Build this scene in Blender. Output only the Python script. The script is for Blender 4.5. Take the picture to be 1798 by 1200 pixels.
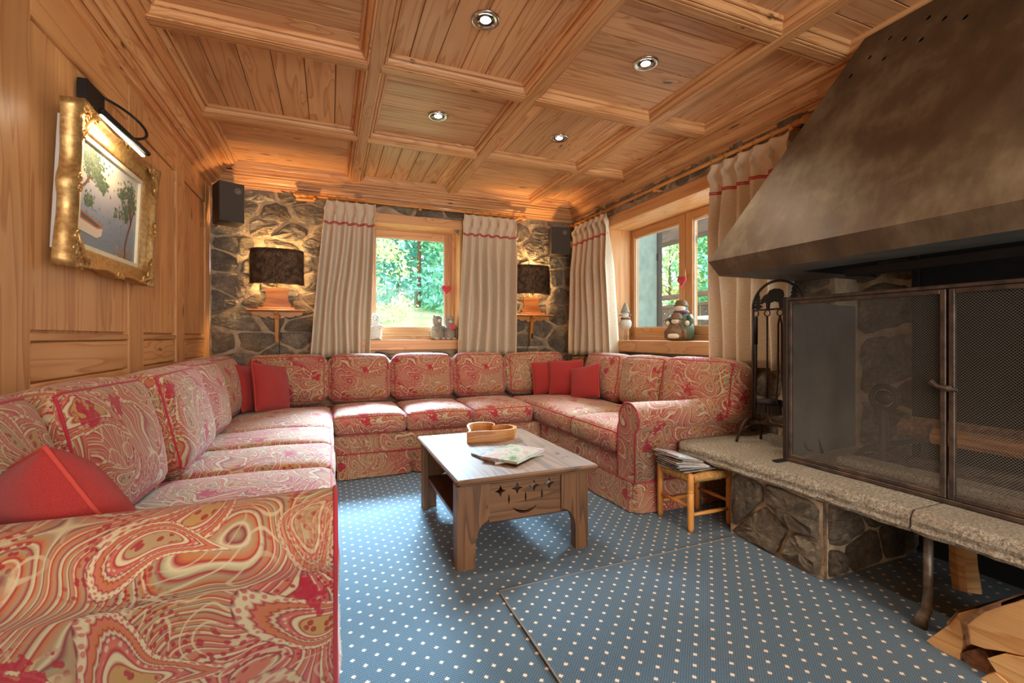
import bpy, bmesh, math, random
from mathutils import Vector, Matrix, noise as mnoise
from mathutils.geometry import tessellate_polygon
R = random.Random(7)
PI = math.pi
for o in list(bpy.data.objects): bpy.data.objects.remove(o)
scene = bpy.context.scene
COL = scene.collection

# ------------------------------------------------------------------ camera
F_PX, W_PX, H_PX, HORIZON = 801.0, 1798.0, 1200.0, 592.0
YAW = math.atan2(899.0 - 578.0, F_PX)
cam_d = bpy.data.cameras.new('camera'); cam = bpy.data.objects.new('camera', cam_d); COL.objects.link(cam)
cam_d.sensor_width = 36.0; cam_d.lens = 36.0 * F_PX / W_PX
cam_d.shift_y = -(H_PX / 2 - HORIZON) / W_PX
cam.location = (0, 0, 1.0); cam.rotation_euler = (PI / 2, 0, -YAW)
cam_d.clip_start = 0.02; cam_d.clip_end = 200
scene.camera = cam

# ------------------------------------------------------------------ light and exposure
vs = scene.view_settings
vs.view_transform = 'Standard'; vs.look = 'None'; vs.gamma = 1.0; vs.use_curve_mapping = False
vs.exposure = 0.22
world = bpy.data.worlds.new('world'); scene.world = world; world.use_nodes = True
bg = world.node_tree.nodes['Background']
bg.inputs[0].default_value = (0.84, 0.92, 1.0, 1); bg.inputs[1].default_value = 3.4

def lamp(name, kind, loc, target, energy, color, **kw):
    d = bpy.data.lights.new(name, kind); d.energy = energy; d.color = color
    for k, v in kw.items(): setattr(d, k, v)
    o = bpy.data.objects.new(name, d); COL.objects.link(o); o.location = loc
    if target is not None:
        o.rotation_euler = (Vector(target) - Vector(loc)).to_track_quat('-Z', 'Y').to_euler()
    return o
DAY = (0.74, 0.87, 1.0)
lamp('sun', 'SUN', (0, -20, 30), (6, 10, 0), 2.4, (1.0, 0.96, 0.90), angle=0.03)
lamp('daylight_back_window', 'AREA', (1.75, 8.0, 4.0), (0.72, 4.6, 1.55), 620, (0.52, 0.76, 1.0), shape='RECTANGLE', size=2.4, size_y=1.4, spread=math.radians(55))
lamp('daylight_side_window', 'AREA', (6.2, 4.9, 4.0), (2.8, 2.95, 1.5), 330, (0.60, 0.80, 1.0), shape='RECTANGLE', size=2.2, size_y=1.6, spread=math.radians(60))
lamp('rear_fill', 'AREA', (0.8, -2.75, 1.35), (0.8, 2.5, 1.25), 88, (1.0, 0.95, 0.88), shape='RECTANGLE', size=2.6, size_y=1.9)  # soft fill added behind the camera, not a known window

# ------------------------------------------------------------------ node helpers
class NB:
    def __init__(s, name):
        s.m = bpy.data.materials.new(name); s.m.use_nodes = True
        s.t = s.m.node_tree; s.n = s.t.nodes; s.b = s.n['Principled BSDF']
    def link(s, a, b): s.t.links.new(a, b)
    def put(s, sock, v):
        if v is None: return
        if hasattr(v, 'is_output') or isinstance(v, bpy.types.NodeSocket): s.link(v, sock)
        elif isinstance(v, (tuple, list)) and len(v) == 3 and sock.type == 'RGBA': sock.default_value = (*v, 1)
        else: sock.default_value = v
    def math(s, op, a, b=None, c=None, clamp=False):
        n = s.n.new('ShaderNodeMath'); n.operation = op; n.use_clamp = clamp
        s.put(n.inputs[0], a); s.put(n.inputs[1], b); s.put(n.inputs[2], c); return n.outputs[0]
    def vm(s, op, a, b=None):
        n = s.n.new('ShaderNodeVectorMath'); n.operation = op
        s.put(n.inputs[0], a)
        if b is not None: s.put(n.inputs[3 if op == 'SCALE' else 1], b)
        return n.outputs[1] if op in ('LENGTH', 'DISTANCE', 'DOT_PRODUCT') else n.outputs[0]
    def uv(s): return s.n.new('ShaderNodeUVMap').outputs[0]
    def obj(s): return s.n.new('ShaderNodeTexCoord').outputs['Object']
    def geo(s): return s.n.new('ShaderNodeNewGeometry').outputs['Position']
    def rnd(s): return s.n.new('ShaderNodeObjectInfo').outputs['Random']
    def sep(s, v):
        n = s.n.new('ShaderNodeSeparateXYZ'); s.put(n.inputs[0], v); return n.outputs
    def com(s, x=0.0, y=0.0, z=0.0):
        n = s.n.new('ShaderNodeCombineXYZ'); s.put(n.inputs[0], x); s.put(n.inputs[1], y); s.put(n.inputs[2], z); return n.outputs[0]
    def noise(s, v, scale=1.0, detail=2.0, rough=0.5, dist=0.0, color=False):
        n = s.n.new('ShaderNodeTexNoise'); s.put(n.inputs['Vector'], v)
        s.put(n.inputs['Scale'], scale); n.inputs['Detail'].default_value = detail
        n.inputs['Roughness'].default_value = rough; n.inputs['Distortion'].default_value = dist
        return n.outputs['Color'] if color else n.outputs[0]
    def voro(s, v, scale=1.0, dims='3D', feature='F1', rnd=1.0):
        n = s.n.new('ShaderNodeTexVoronoi'); n.voronoi_dimensions = dims; n.feature = feature
        s.put(n.inputs['Vector'], v); n.inputs['Scale'].default_value = scale; n.inputs['Randomness'].default_value = rnd
        return n.outputs
    def ramp(s, f, stops, interp='LINEAR'):
        n = s.n.new('ShaderNodeValToRGB'); n.color_ramp.interpolation = interp
        e = n.color_ramp.elements
        while len(e) < len(stops): e.new(0.5)
        for i, (p, c) in enumerate(stops):
            e[i].position = p; e[i].color = (*c, 1) if len(c) == 3 else c
        s.put(n.inputs[0], f); return n.outputs[0]
    def mix(s, f, a, b, mode='MIX'):
        n = s.n.new('ShaderNodeMix'); n.data_type = 'RGBA'; n.blend_type = mode
        s.put(n.inputs[0], f); s.put(n.inputs[6], a); s.put(n.inputs[7], b); return n.outputs[2]
    def mapr(s, v, a, b, c=0.0, d=1.0):
        n = s.n.new('ShaderNodeMapRange'); n.clamp = True
        s.put(n.inputs[0], v); s.put(n.inputs[1], a); s.put(n.inputs[2], b); s.put(n.inputs[3], c); s.put(n.inputs[4], d)
        return n.outputs[0]
    def bump(s, h, strength=0.3, dist=0.01):
        n = s.n.new('ShaderNodeBump'); n.inputs['Strength'].default_value = strength; n.inputs['Distance'].default_value = dist
        s.put(n.inputs['Height'], h); s.link(n.outputs[0], s.b.inputs['Normal'])
    def out(s, color=None, rough=0.6, metal=0.0, spec=None, sheen=None, coat=None):
        s.put(s.b.inputs['Base Color'], color); s.put(s.b.inputs['Roughness'], rough); s.put(s.b.inputs['Metallic'], metal)
        if spec is not None: s.b.inputs['Specular IOR Level'].default_value = spec
        if sheen: s.b.inputs['Sheen Weight'].default_value = sheen
        if coat: s.b.inputs['Coat Weight'].default_value = coat; s.b.inputs['Coat Roughness'].default_value = 0.25
        return s.m
def lin(r, g, b):
    f = lambda c: (c / 255 / 12.92) if c / 255 <= 0.04045 else ((c / 255 + 0.055) / 1.055) ** 2.4
    return (f(r), f(g), f(b))
M = {}

def wood(name, light, mid, dark, knot, rough=0.42, knots=True, bumpy=0.12, ring=9.0, vary=0.16, coat=None):
    n = NB(name); u, v, _ = n.sep(n.uv()); r = n.rnd()
    uu = n.math('MULTIPLY_ADD', r, 37.0, u); vv = n.math('MULTIPLY_ADD', r, 11.3, v)
    base = n.com(uu, vv, n.math('MULTIPLY', r, 5.0))
    st = n.vm('MULTIPLY', base, (0.6, 9.0, 1.0))
    nz = n.noise(st, 1.0, 2.0, 0.45)
    kd = None
    if knots:
        kv = n.vm('MULTIPLY', base, (1.5, 4.2, 1.0))
        kd = n.voro(n.vm('ADD', kv, n.vm('SCALE', n.noise(base, 6.0, 1.0, color=True), 0.25)), 1.0, '2D', rnd=1.0)[0]
        bend = n.math('POWER', 2.718, n.math('MULTIPLY', n.math('MULTIPLY', kd, kd), -46.0))
        field = n.math('ADD', n.math('MULTIPLY', nz, ring), n.math('MULTIPLY', bend, 1.1))
    else: field = n.math('MULTIPLY', nz, ring)
    fr = n.math('FRACT', field)
    fine = n.noise(n.vm('MULTIPLY', base, (4.0, 210.0, 1.0)), 1.0, 2.0, 0.6)
    c = n.ramp(fr, [(0.0, light), (0.6, tuple(0.5 * (a + b) for a, b in zip(light, mid))), (0.88, tuple(0.5 * (a + b) for a, b in zip(dark, mid))), (0.94, mid), (1.0, light)])
    c = n.mix(n.mapr(fine, 0.35, 0.75, 0.0, 0.42), c, mid)
    c = n.mix(n.mapr(n.noise(base, 1.7, 1.0), 0.35, 0.7, 0.0, 0.22), c, dark)
    if kd is not None:
        kn = n.noise(base, 1.9, 0.0)
        size = n.mapr(kn, 0.45, 0.65, 0.012, 0.075)
        k = n.math('SUBTRACT', 1.0, n.mapr(n.math('DIVIDE', kd, size), 0.55, 1.25))
        c = n.mix(n.math('MULTIPLY', k, 0.85), c, knot)
    hs = n.n.new('ShaderNodeHueSaturation'); n.put(hs.inputs['Value'], n.math('MULTIPLY_ADD', r, vary * 2, 1.0 - vary)); n.put(hs.inputs['Color'], c)
    n.bump(n.math('ADD', n.math('MULTIPLY', fine, 0.5), n.math('MULTIPLY', fr, 0.3)), bumpy, 0.003)
    M[name] = n.out(hs.outputs[0], rough, spec=0.45, coat=coat)
wood('pine', lin(222, 170, 114), lin(204, 146, 92), lin(172, 106, 58), lin(92, 50, 28))
wood('pine_ceiling', lin(226, 178, 128), lin(208, 152, 102), lin(164, 98, 54), lin(74, 46, 36), rough=0.4, ring=9.0)
wood('pine_panel', lin(224, 172, 112), lin(207, 149, 92), lin(170, 106, 56), lin(78, 44, 26), rough=0.5, ring=8.0)
wood('pine_window', lin(216, 164, 110), lin(200, 144, 90), lin(172, 110, 62), lin(104, 62, 36), ring=6.0)
wood('old_wood', lin(126, 87, 52), lin(98, 65, 36), lin(50, 32, 18), lin(30, 19, 11), rough=0.55, ring=11.0, bumpy=0.3)
wood('shelf_wood', lin(98, 60, 38), lin(84, 50, 32), lin(60, 36, 24), lin(40, 24, 16), rough=0.4, knots=False)
wood('honey_wood', lin(214, 152, 78), lin(196, 128, 58), lin(160, 94, 38), lin(110, 60, 24), rough=0.38, knots=False, ring=6.0)
wood('lamp_wood', lin(186, 128, 68), lin(164, 104, 50), lin(128, 74, 32), lin(90, 50, 24), rough=0.45, knots=False, ring=6.0)
wood('bowl_wood', lin(196, 142, 82), lin(172, 114, 62), lin(132, 80, 40), lin(80, 46, 26), rough=0.4, knots=False, ring=12.0)
wood('log_wood', lin(226, 182, 120), lin(208, 158, 96), lin(176, 120, 66), lin(110, 66, 36), rough=0.75, knots=False, bumpy=0.6, ring=8.0)
wood('terrace_wood', lin(112, 82, 66), lin(92, 66, 52), lin(64, 44, 36), lin(40, 28, 22), rough=0.7, knots=False)

def plain(name, col, rough=0.6, metal=0.0, var=0.0, scale=20.0, bumpy=0.0, spec=None, sheen=None, col2=None, detail=3.0):
    n = NB(name); c = col
    if var or bumpy or col2:
        z = n.noise(n.obj(), scale, detail, 0.6)
        if col2: c = n.mix(n.mapr(z, 0.35, 0.65), col, col2)
        elif var: c = n.mix(n.math('MULTIPLY', n.mapr(z, 0.3, 0.7), var), col, tuple(x * 0.45 for x in col))
        if bumpy: n.bump(z, bumpy, 0.004)
    M[name] = n.out(c, rough, metal, spec, sheen)
plain('iron', lin(72, 62, 54), 0.55, 0.75, var=0.5, scale=30, bumpy=0.15)
plain('iron_dark', lin(38, 35, 33), 0.6, 0.5, var=0.5, scale=30)
plain('iron_worn', lin(66, 60, 54), 0.55, 0.6, scale=18, col2=lin(104, 86, 72))
plain('wire', lin(128, 120, 108), 0.5, 0.5)
plain('soot', lin(20, 18, 17), 0.9, var=0.4, scale=8)
plain('sheet_metal', lin(92, 94, 90), 0.6, 0.2, scale=5, col2=lin(116, 114, 104))
plain('galvanised', lin(120, 112, 100), 0.5, 0.6, scale=40, col2=lin(84, 72, 60), bumpy=0.2)
plain('chrome', lin(200, 196, 188), 0.18, 1.0)
plain('brass', lin(196, 160, 92), 0.3, 1.0)
plain('speaker_body', lin(48, 40, 34), 0.5, var=0.3, scale=60)
plain('speaker_grille', lin(74, 70, 62), 0.85, var=0.5, scale=260)
plain('speaker_ring', lin(104, 98, 86), 0.5)
plain('black_plastic', lin(22, 22, 22), 0.4)
plain('piping', lin(164, 34, 48), 0.8, sheen=0.1)
plain('trim_red', lin(190, 40, 40), 0.8)
plain('pillow_red', lin(172, 50, 42), 0.95, scale=700, col2=lin(136, 32, 30), bumpy=0.5, sheen=0.1)
plain('pillow_seam', lin(180, 62, 50), 0.9)
plain('rush', lin(206, 160, 92), 0.6, scale=60, col2=lin(176, 122, 58))
plain('gilt', lin(206, 168, 104), 0.36, 0.6, scale=50, col2=lin(168, 124, 70), bumpy=0.15)
plain('gilt_dark', lin(120, 84, 46), 0.5, 0.5, scale=30, col2=lin(70, 46, 26), bumpy=0.4)
plain('cream_slip', lin(224, 212, 178), 0.6, var=0.2, scale=40)
plain('paper_white', lin(200, 194, 184), 0.7)
plain('heart_red', lin(204, 66, 84), 0.8, sheen=0.3)
plain('fur_tip', lin(158, 128, 96), 0.7, scale=22, col2=lin(84, 62, 46))
plain('fur_base', lin(62, 44, 32), 0.9, var=0.5, scale=40)
plain('plush_grey', lin(176, 166, 150), 0.95, scale=120, col2=lin(126, 116, 104), bumpy=1.0)
plain('plush_white', lin(226, 220, 212), 0.95, scale=120, col2=lin(196, 188, 178), bumpy=1.0)
plain('ceramic_cream', lin(222, 208, 184), 0.4)
plain('ceramic_brown', lin(128, 92, 56), 0.45, scale=30, col2=lin(92, 66, 44))
plain('ceramic_green', lin(86, 98, 70), 0.5)
plain('ceramic_purple', lin(110, 62, 96), 0.5)
plain('ash', lin(104, 94, 84), 0.95, scale=30, col2=lin(60, 54, 50), bumpy=0.6)
plain('bark', lin(92, 60, 40), 0.9, scale=40, col2=lin(140, 96, 62), bumpy=0.8)
plain('mat_edge', lin(128, 120, 106), 0.9)
plain('cord_black', lin(20, 18, 18), 0.5)
plain('grass', lin(136, 148, 108), 0.95, scale=1.2, col2=lin(178, 180, 128))
plain('leaf_pine', lin(96, 172, 132), 0.7, scale=0.9, col2=lin(150, 212, 150))
plain('leaf_blue', lin(92, 176, 162), 0.7, scale=0.9, col2=lin(150, 214, 194))
plain('leaf_yellow', lin(232, 226, 176), 0.7, scale=3.0, col2=lin(190, 206, 150))
plain('leaf_autumn', lin(236, 206, 140), 0.7, scale=3.0, col2=lin(170, 206, 130))
plain('shutter', lin(150, 162, 160), 0.7, scale=6, col2=lin(128, 142, 142))
plain('white_paint', lin(225, 225, 222), 0.6)
plain('plaster', lin(200, 190, 176), 0.9)

def spotglow(name, col, strength):
    n = NB(name); n.b.inputs['Base Color'].default_value = (*col, 1)
    n.b.inputs['Emission Color'].default_value = (*col, 1); n.b.inputs['Emission Strength'].default_value = strength
    M[name] = n.m
spotglow('led_glow', (1.0, 0.93, 0.82), 30.0)
spotglow('bulb_glow', (1.0, 0.72, 0.38), 8.0)
spotglow('tube_glow', (1.0, 0.85, 0.62), 14.0)

def glass_mat():
    m = bpy.data.materials.new('window_glass'); m.use_nodes = True; t = m.node_tree; t.nodes.clear()
    o = t.nodes.new('ShaderNodeOutputMaterial'); tr = t.nodes.new('ShaderNodeBsdfTransparent'); gl = t.nodes.new('ShaderNodeBsdfGlossy')
    gl.inputs['Roughness'].default_value = 0.02; tr.inputs[0].default_value = (0.93, 0.98, 0.97, 1)
    mx = t.nodes.new('ShaderNodeMixShader'); mx.inputs[0].default_value = 0.012
    t.links.new(tr.outputs[0], mx.inputs[1]); t.links.new(gl.outputs[0], mx.inputs[2]); t.links.new(mx.outputs[0], o.inputs[0])
    M['window_glass'] = m
glass_mat()

def stone_mat(name, a, b, c, rough=0.85, tint=None, smear=0.75):
    n = NB(name); p = n.geo(); r = n.rnd()
    q = n.vm('ADD', p, n.com(n.math('MULTIPLY', r, 31.0), n.math('MULTIPLY', r, 17.0), 0.0))
    big = n.noise(q, 7.0, 3.0, 0.6, 0.4); fine = n.noise(q, 42.0, 5.0, 0.7, 0.6)
    col = n.ramp(n.math('ADD', n.math('MULTIPLY', big, 0.55), n.math('MULTIPLY', fine, 0.45)), [(0.3, a), (0.5, b), (0.68, c)])
    col = n.mix(n.mapr(n.noise(q, 3.0, 2.0), 0.5, 0.72, 0.0, 0.5), col, tint or lin(150, 122, 84))
    col = n.mix(n.mapr(n.noise(p, 5.5, 4.0, 0.7), 0.56, 0.66, 0.0, smear), col, lin(176, 154, 122))
    hs = n.n.new('ShaderNodeHueSaturation'); n.put(hs.inputs['Value'], n.math('MULTIPLY_ADD', r, 0.5, 0.75)); n.put(hs.inputs['Color'], col)
    cr = n.noise(n.vm('MULTIPLY', q, (1.0, 1.0, 2.6)), 24.0, 6.0, 0.72, 1.2)
    n.bump(cr, 1.0, 0.03)
    M[name] = n.out(hs.outputs[0], rough)
stone_mat('stone', lin(78, 72, 62), lin(136, 126, 108), lin(190, 176, 150))
stone_mat('stone_dark', lin(64, 57, 48), lin(118, 106, 88), lin(166, 152, 126), tint=lin(128, 106, 82), smear=0.5)
def granite_mat():
    n = NB('granite'); p = n.geo(); f = n.noise(p, 95.0, 4.0, 0.75); g = n.noise(p, 240.0, 2.0, 0.6); b = n.noise(p, 4.0, 3.0, 0.6)
    c = n.ramp(n.math('ADD', n.math('MULTIPLY', f, 0.65), n.math('MULTIPLY', g, 0.35)), [(0.36, lin(58, 52, 44)), (0.46, lin(140, 130, 112)), (0.56, lin(178, 168, 146)), (0.64, lin(214, 204, 182))])
    c = n.mix(n.mapr(b, 0.4, 0.7, 0.0, 0.4), c, lin(132, 114, 90)); n.bump(f, 0.8, 0.012); M['granite'] = n.out(c, 0.8)
granite_mat()
def mortar_mat():
    n = NB('mortar'); p = n.geo(); z = n.noise(p, 9.0, 4.0, 0.6)
    c = n.ramp(z, [(0.3, lin(138, 118, 92)), (0.6, lin(184, 162, 130)), (0.8, lin(200, 180, 150))])
    n.bump(n.noise(p, 26.0, 4.0, 0.6), 0.6, 0.02); M['mortar'] = n.out(c, 0.92)
mortar_mat()
def hood_mat():
    n = NB('hood_metal'); p = n.obj()
    z = n.noise(p, 2.2, 4.0, 0.6, 0.5); st = n.noise(n.vm('MULTIPLY', p, (9.0, 9.0, 1.2)), 1.0, 4.0, 0.65)
    c = n.ramp(n.math('ADD', n.math('MULTIPLY', z, 0.6), n.math('MULTIPLY', st, 0.4)), [(0.32, lin(68, 54, 40)), (0.5, lin(98, 80, 58)), (0.66, lin(134, 120, 94))])
    n.bump(st, 0.08, 0.01)
    M['hood_metal'] = n.out(c, n.mapr(z, 0.3, 0.7, 0.5, 0.66), 0.35)
hood_mat()
def linen_mat():
    n = NB('linen'); u, v, _ = n.sep(n.uv())
    w = n.math('MULTIPLY', n.math('SINE', n.math('MULTIPLY', u, 2600.0)), n.math('SINE', n.math('MULTIPLY', v, 2600.0)))
    z = n.noise(n.vm('MULTIPLY', n.uv(), (60.0, 240.0, 1.0)), 1.0, 2.0)
    c = n.mix(n.mapr(z, 0.3, 0.7), lin(224, 206, 178), lin(206, 186, 156))
    n.bump(w, 0.08, 0.001); M['linen'] = n.out(c, 0.9, sheen=0.15)
linen_mat()

def carpet_mat(name, x0, y0):
    n = NB(name); x, y, _ = n.sep(n.geo()); s = 0.0362
    def lattice(s, xo, yo, jit):
        xx = n.math('SUBTRACT', x, xo); yy = n.math('SUBTRACT', y, yo)
        a = n.math('DIVIDE', n.math('ADD', xx, yy), 2 * s); b = n.math('DIVIDE', n.math('SUBTRACT', xx, yy), 2 * s)
        da = n.math('SUBTRACT', a, n.math('ROUND', a)); db = n.math('SUBTRACT', b, n.math('ROUND', b))
        dx = n.math('MULTIPLY', n.math('ADD', da, db), s); dy = n.math('MULTIPLY', n.math('SUBTRACT', da, db), s)
        d2_ = n.math('ADD', n.math('MULTIPLY', dx, dx), n.math('MULTIPLY', dy, dy)); e = n.math('SQRT', d2_)
        if not jit: return e
        k = n.math('DIVIDE', n.math('ABSOLUTE', n.math('SUBTRACT', n.math('MULTIPLY', dx, dx), n.math('MULTIPLY', dy, dy))), n.math('ADD', d2_, 1e-7))
        return n.math('SUBTRACT', e, n.math('MULTIPLY', k, 0.0022))
    d1 = lattice(s, x0, y0, 1); d2 = lattice(s / 7.0, x0 + 0.004, y0, 0)
    jit = n.noise(n.geo(), 330.0, 2.0)
    star = n.mapr(n.math('ADD', d1, n.math('MULTIPLY', n.math('SUBTRACT', jit, 0.5), 0.008)), 0.0040, 0.0058, 1.0, 0.0)
    mini = n.mapr(d2, 0.0008, 0.0019, 0.75, 0.0)
    base = n.mix(n.mapr(jit, 0.3, 0.7), lin(34, 60, 76), lin(58, 86, 102))
    base = n.mix(n.mapr(n.noise(n.geo(), 3.0, 2.0), 0.4, 0.7, 0.0, 0.3), base, lin(64, 80, 84))
    c = n.mix(mini, base, lin(122, 142, 150)); c = n.mix(star, c, lin(226, 198, 166))
    n.bump(n.math('ADD', jit, n.math('MULTIPLY', mini, 0.6)), 0.5, 0.003)
    M[name] = n.out(c, 0.95, sheen=0.2)
carpet_mat('carpet', 0.646, 1.273); carpet_mat('carpet_mat', 0.628, 1.256)

def paisley_mat(name):
    n = NB(name); uv = n.uv()
    w = n.vm('SUBTRACT', n.noise(uv, 5.0, 1.0, color=True), (0.5, 0.5, 0.5))
    p = n.vm('ADD', uv, n.vm('MULTIPLY', w, (0.12, 0.12, 0.0)))
    cream, sage = lin(202, 188, 148), lin(150, 146, 108)
    red, rose, salm, org, plum = lin(150, 28, 42), lin(182, 86, 84), lin(186, 108, 86), lin(178, 110, 60), lin(118, 36, 46)
    f = n.noise(p, 3.2, 0.8, 0.4)
    b1 = n.math('FRACT', n.math('MULTIPLY', f, 15.0))
    hue = n.noise(uv, 2.0, 1.0)
    bandA = n.ramp(b1, [(0.0, rose), (0.14, salm), (0.20, red), (0.25, cream), (0.31, rose), (0.42, rose), (0.46, plum), (0.50, cream), (0.55, salm), (0.68, salm), (0.72, red), (0.77, cream), (0.86, cream), (0.90, red), (1.0, rose)])
    bandB = n.ramp(b1, [(0.0, sage), (0.14, org), (0.20, red), (0.25, cream), (0.31, org), (0.42, sage), (0.46, plum), (0.50, cream), (0.55, sage), (0.68, org), (0.72, red), (0.77, cream), (0.86, sage), (0.90, red), (1.0, sage)])
    col = n.mix(n.mapr(hue, 0.42, 0.58), bandA, bandB)
    fm = n.math('FRACT', n.math('MULTIPLY', n.noise(p, 8.5, 0.5, 0.4), 9.0))
    col = n.mix(n.math('MULTIPLY', n.mapr(n.math('ABSOLUTE', n.math('SUBTRACT', fm, 0.5)), 0.05, 0.10, 0.75, 0.0), n.mapr(n.noise(uv, 4.0, 0.0), 0.42, 0.52)), col, cream)
    sp = n.voro(p, 70.0, '2D')[0]
    col = n.mix(n.math('MULTIPLY', n.mapr(sp, 0.22, 0.32, 0.9, 0.0), n.mapr(n.noise(uv, 7.0, 1.0), 0.48, 0.55)), col, red)
    def motif(col, scale, off, bend, fill, keep):
        q = n.vm('ADD', n.vm('SCALE', p, scale), off)
        vo = n.voro(q, 1.0, '2D', rnd=0.6)
        lc = n.vm('SUBTRACT', q, vo[2]); lx, ly, _ = n.sep(lc); cr, cg, cb = n.sep(vo[1])
        a = n.math('MULTIPLY_ADD', cr, 2.6, 0.2); ca = n.math('COSINE', a); sa = n.math('SINE', a)
        x = n.math('SUBTRACT', n.math('MULTIPLY', lx, ca), n.math('MULTIPLY', ly, sa))
        y = n.math('ADD', n.math('MULTIPLY', lx, sa), n.math('MULTIPLY', ly, ca))
        yy = n.math('MULTIPLY', y, y)
        x2 = n.math('SUBTRACT', x, n.math('MULTIPLY', n.math('SUBTRACT', yy, 0.08), bend))
        wd = n.mapr(y, -0.50, 0.55, 0.36, 0.05)
        d = n.math('SQRT', n.math('ADD', n.math('POWER', n.math('DIVIDE', n.math('ABSOLUTE', x2), wd), 2.0), n.math('MULTIPLY', yy, 3.4)))
        ang = n.math('ARCTAN2', y, x2)
        scl = n.math('MULTIPLY', n.math('ABSOLUTE', n.math('SINE', n.math('MULTIPLY', ang, 22.0))), 0.035)
        ds = n.math('ADD', d, n.math('MULTIPLY', scl, n.mapr(d, 0.5, 0.7)))
        dots = n.mapr(n.voro(q, 19.0, '2D', rnd=0.35)[0], 0.24, 0.33, 1.0, 0.0)
        fl2 = n.mapr(n.voro(q, 11.0, '2D', rnd=0.9)[0], 0.25, 0.30, 1.0, 0.0)
        r = n.ramp(n.math('DIVIDE', ds, 1.25), [(0.0, fill), (0.28, fill), (0.30, red), (0.33, cream), (0.37, cream), (0.39, red), (0.43, salm), (0.49, rose), (0.51, plum), (0.54, cream), (0.58, red), (0.60, org), (0.67, salm), (0.69, red), (0.72, cream), (0.79, cream), (0.82, plum)])
        r = n.mix(n.math('MULTIPLY', fl2, n.mapr(d, 0.30, 0.36, 0.9, 0.0)), r, red)
        r = n.mix(n.math('MULTIPLY', dots, n.math('MULTIPLY', n.mapr(d, 0.52, 0.55), n.mapr(d, 0.60, 0.63, 0.7, 0.0))), r, cream)
        r = n.mix(n.math('MULTIPLY', dots, n.mapr(d, 0.86, 0.89, 0.0, 0.8)), r, rose)
        return n.mix(n.math('MULTIPLY', n.mapr(d, 1.0, 1.02, 1.0, 0.0), n.mapr(cg, keep, keep + 0.01)), col, r)
    col = motif(col, 4.0, (3.3, 7.7, 0.0), 1.0, lin(178, 140, 84), 0.15)
    col = motif(col, 5.2, (0.0, 0.0, 0.0), -0.9, lin(164, 140, 100), 0.35)
    fl = n.math('ADD', n.voro(n.vm('ADD', p, (0.4, 0.1, 0.0)), 3.4, '2D')[0], n.math('MULTIPLY', n.math('SUBTRACT', n.noise(uv, 42.0, 2.0), 0.5), 0.42))
    col = n.mix(n.mapr(fl, 0.09, 0.11, 0.9, 0.0), col, lin(168, 14, 50))
    weave = n.noise(n.vm('MULTIPLY', uv, (900.0, 300.0, 1.0)), 1.0, 2.0)
    col = n.mix(n.mapr(weave, 0.3, 0.75, 0.0, 0.25), col, lin(140, 84, 70))
    n.bump(n.math('ADD', n.math('MULTIPLY', weave, 0.5), b1), 0.12, 0.002)
    hs = n.n.new('ShaderNodeHueSaturation'); hs.inputs['Value'].default_value = 0.86; hs.inputs['Saturation'].default_value = 1.04; n.put(hs.inputs['Color'], col)
    M[name] = n.out(hs.outputs[0], 0.88, sheen=0.12)
paisley_mat('paisley')

def print_mat(name, cols, scale):
    n = NB(name); p = n.obj(); z = n.noise(p, scale, 4.0, 0.65, 0.6)
    st = [(0.25 + 0.5 * i / (len(cols) - 1), c) for i, c in enumerate(cols)]
    M[name] = n.out(n.ramp(z, st), 0.35)
print_mat('cover_garden', [lin(30, 32, 24), lin(96, 112, 58), lin(170, 160, 140), lin(156, 104, 96), lin(190, 186, 176)], 14.0)
print_mat('cover_grey', [lin(190, 188, 184), lin(160, 158, 152), lin(84, 82, 80), lin(196, 194, 190)], 26.0)
print_mat('cover_orange', [lin(196, 120, 76), lin(224, 200, 176), lin(110, 70, 50)], 14.0)
print_mat('cover_blue', [lin(90, 130, 170), lin(210, 214, 216), lin(60, 70, 84)], 12.0)
print_mat('cover_dark', [lin(62, 52, 46), lin(112, 84, 66), lin(170, 160, 146), lin(44, 38, 36)], 18.0)
def canvas_mat():
    n = NB('painted_lake'); u, v, _ = n.sep(n.uv())
    zz = n.noise(n.vm('MULTIPLY', n.uv(), (18.0, 90.0, 1.0)), 1.0, 3.0, 0.6)
    c = n.ramp(n.math('ADD', v, n.math('MULTIPLY', n.math('SUBTRACT', zz, 0.5), 0.12)), [(0.02, lin(120, 132, 140)), (0.35, lin(140, 148, 158)), (0.6, lin(182, 176, 176)), (0.8, lin(226, 216, 190)), (1.0, lin(206, 206, 196))])
    M['painted_lake'] = n.out(c, 0.5)
canvas_mat()
for nm, c in dict(paint_leaf=(86, 104, 78), paint_leaf2=(122, 130, 98), paint_trunk=(112, 78, 58), paint_shore=(176, 150, 120), paint_boat=(214, 198, 176), paint_boat_dark=(96, 86, 76), paint_boat_rim=(176, 112, 76), paint_water=(118, 130, 140)).items():
    plain(nm, lin(*c), 0.6)

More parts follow.
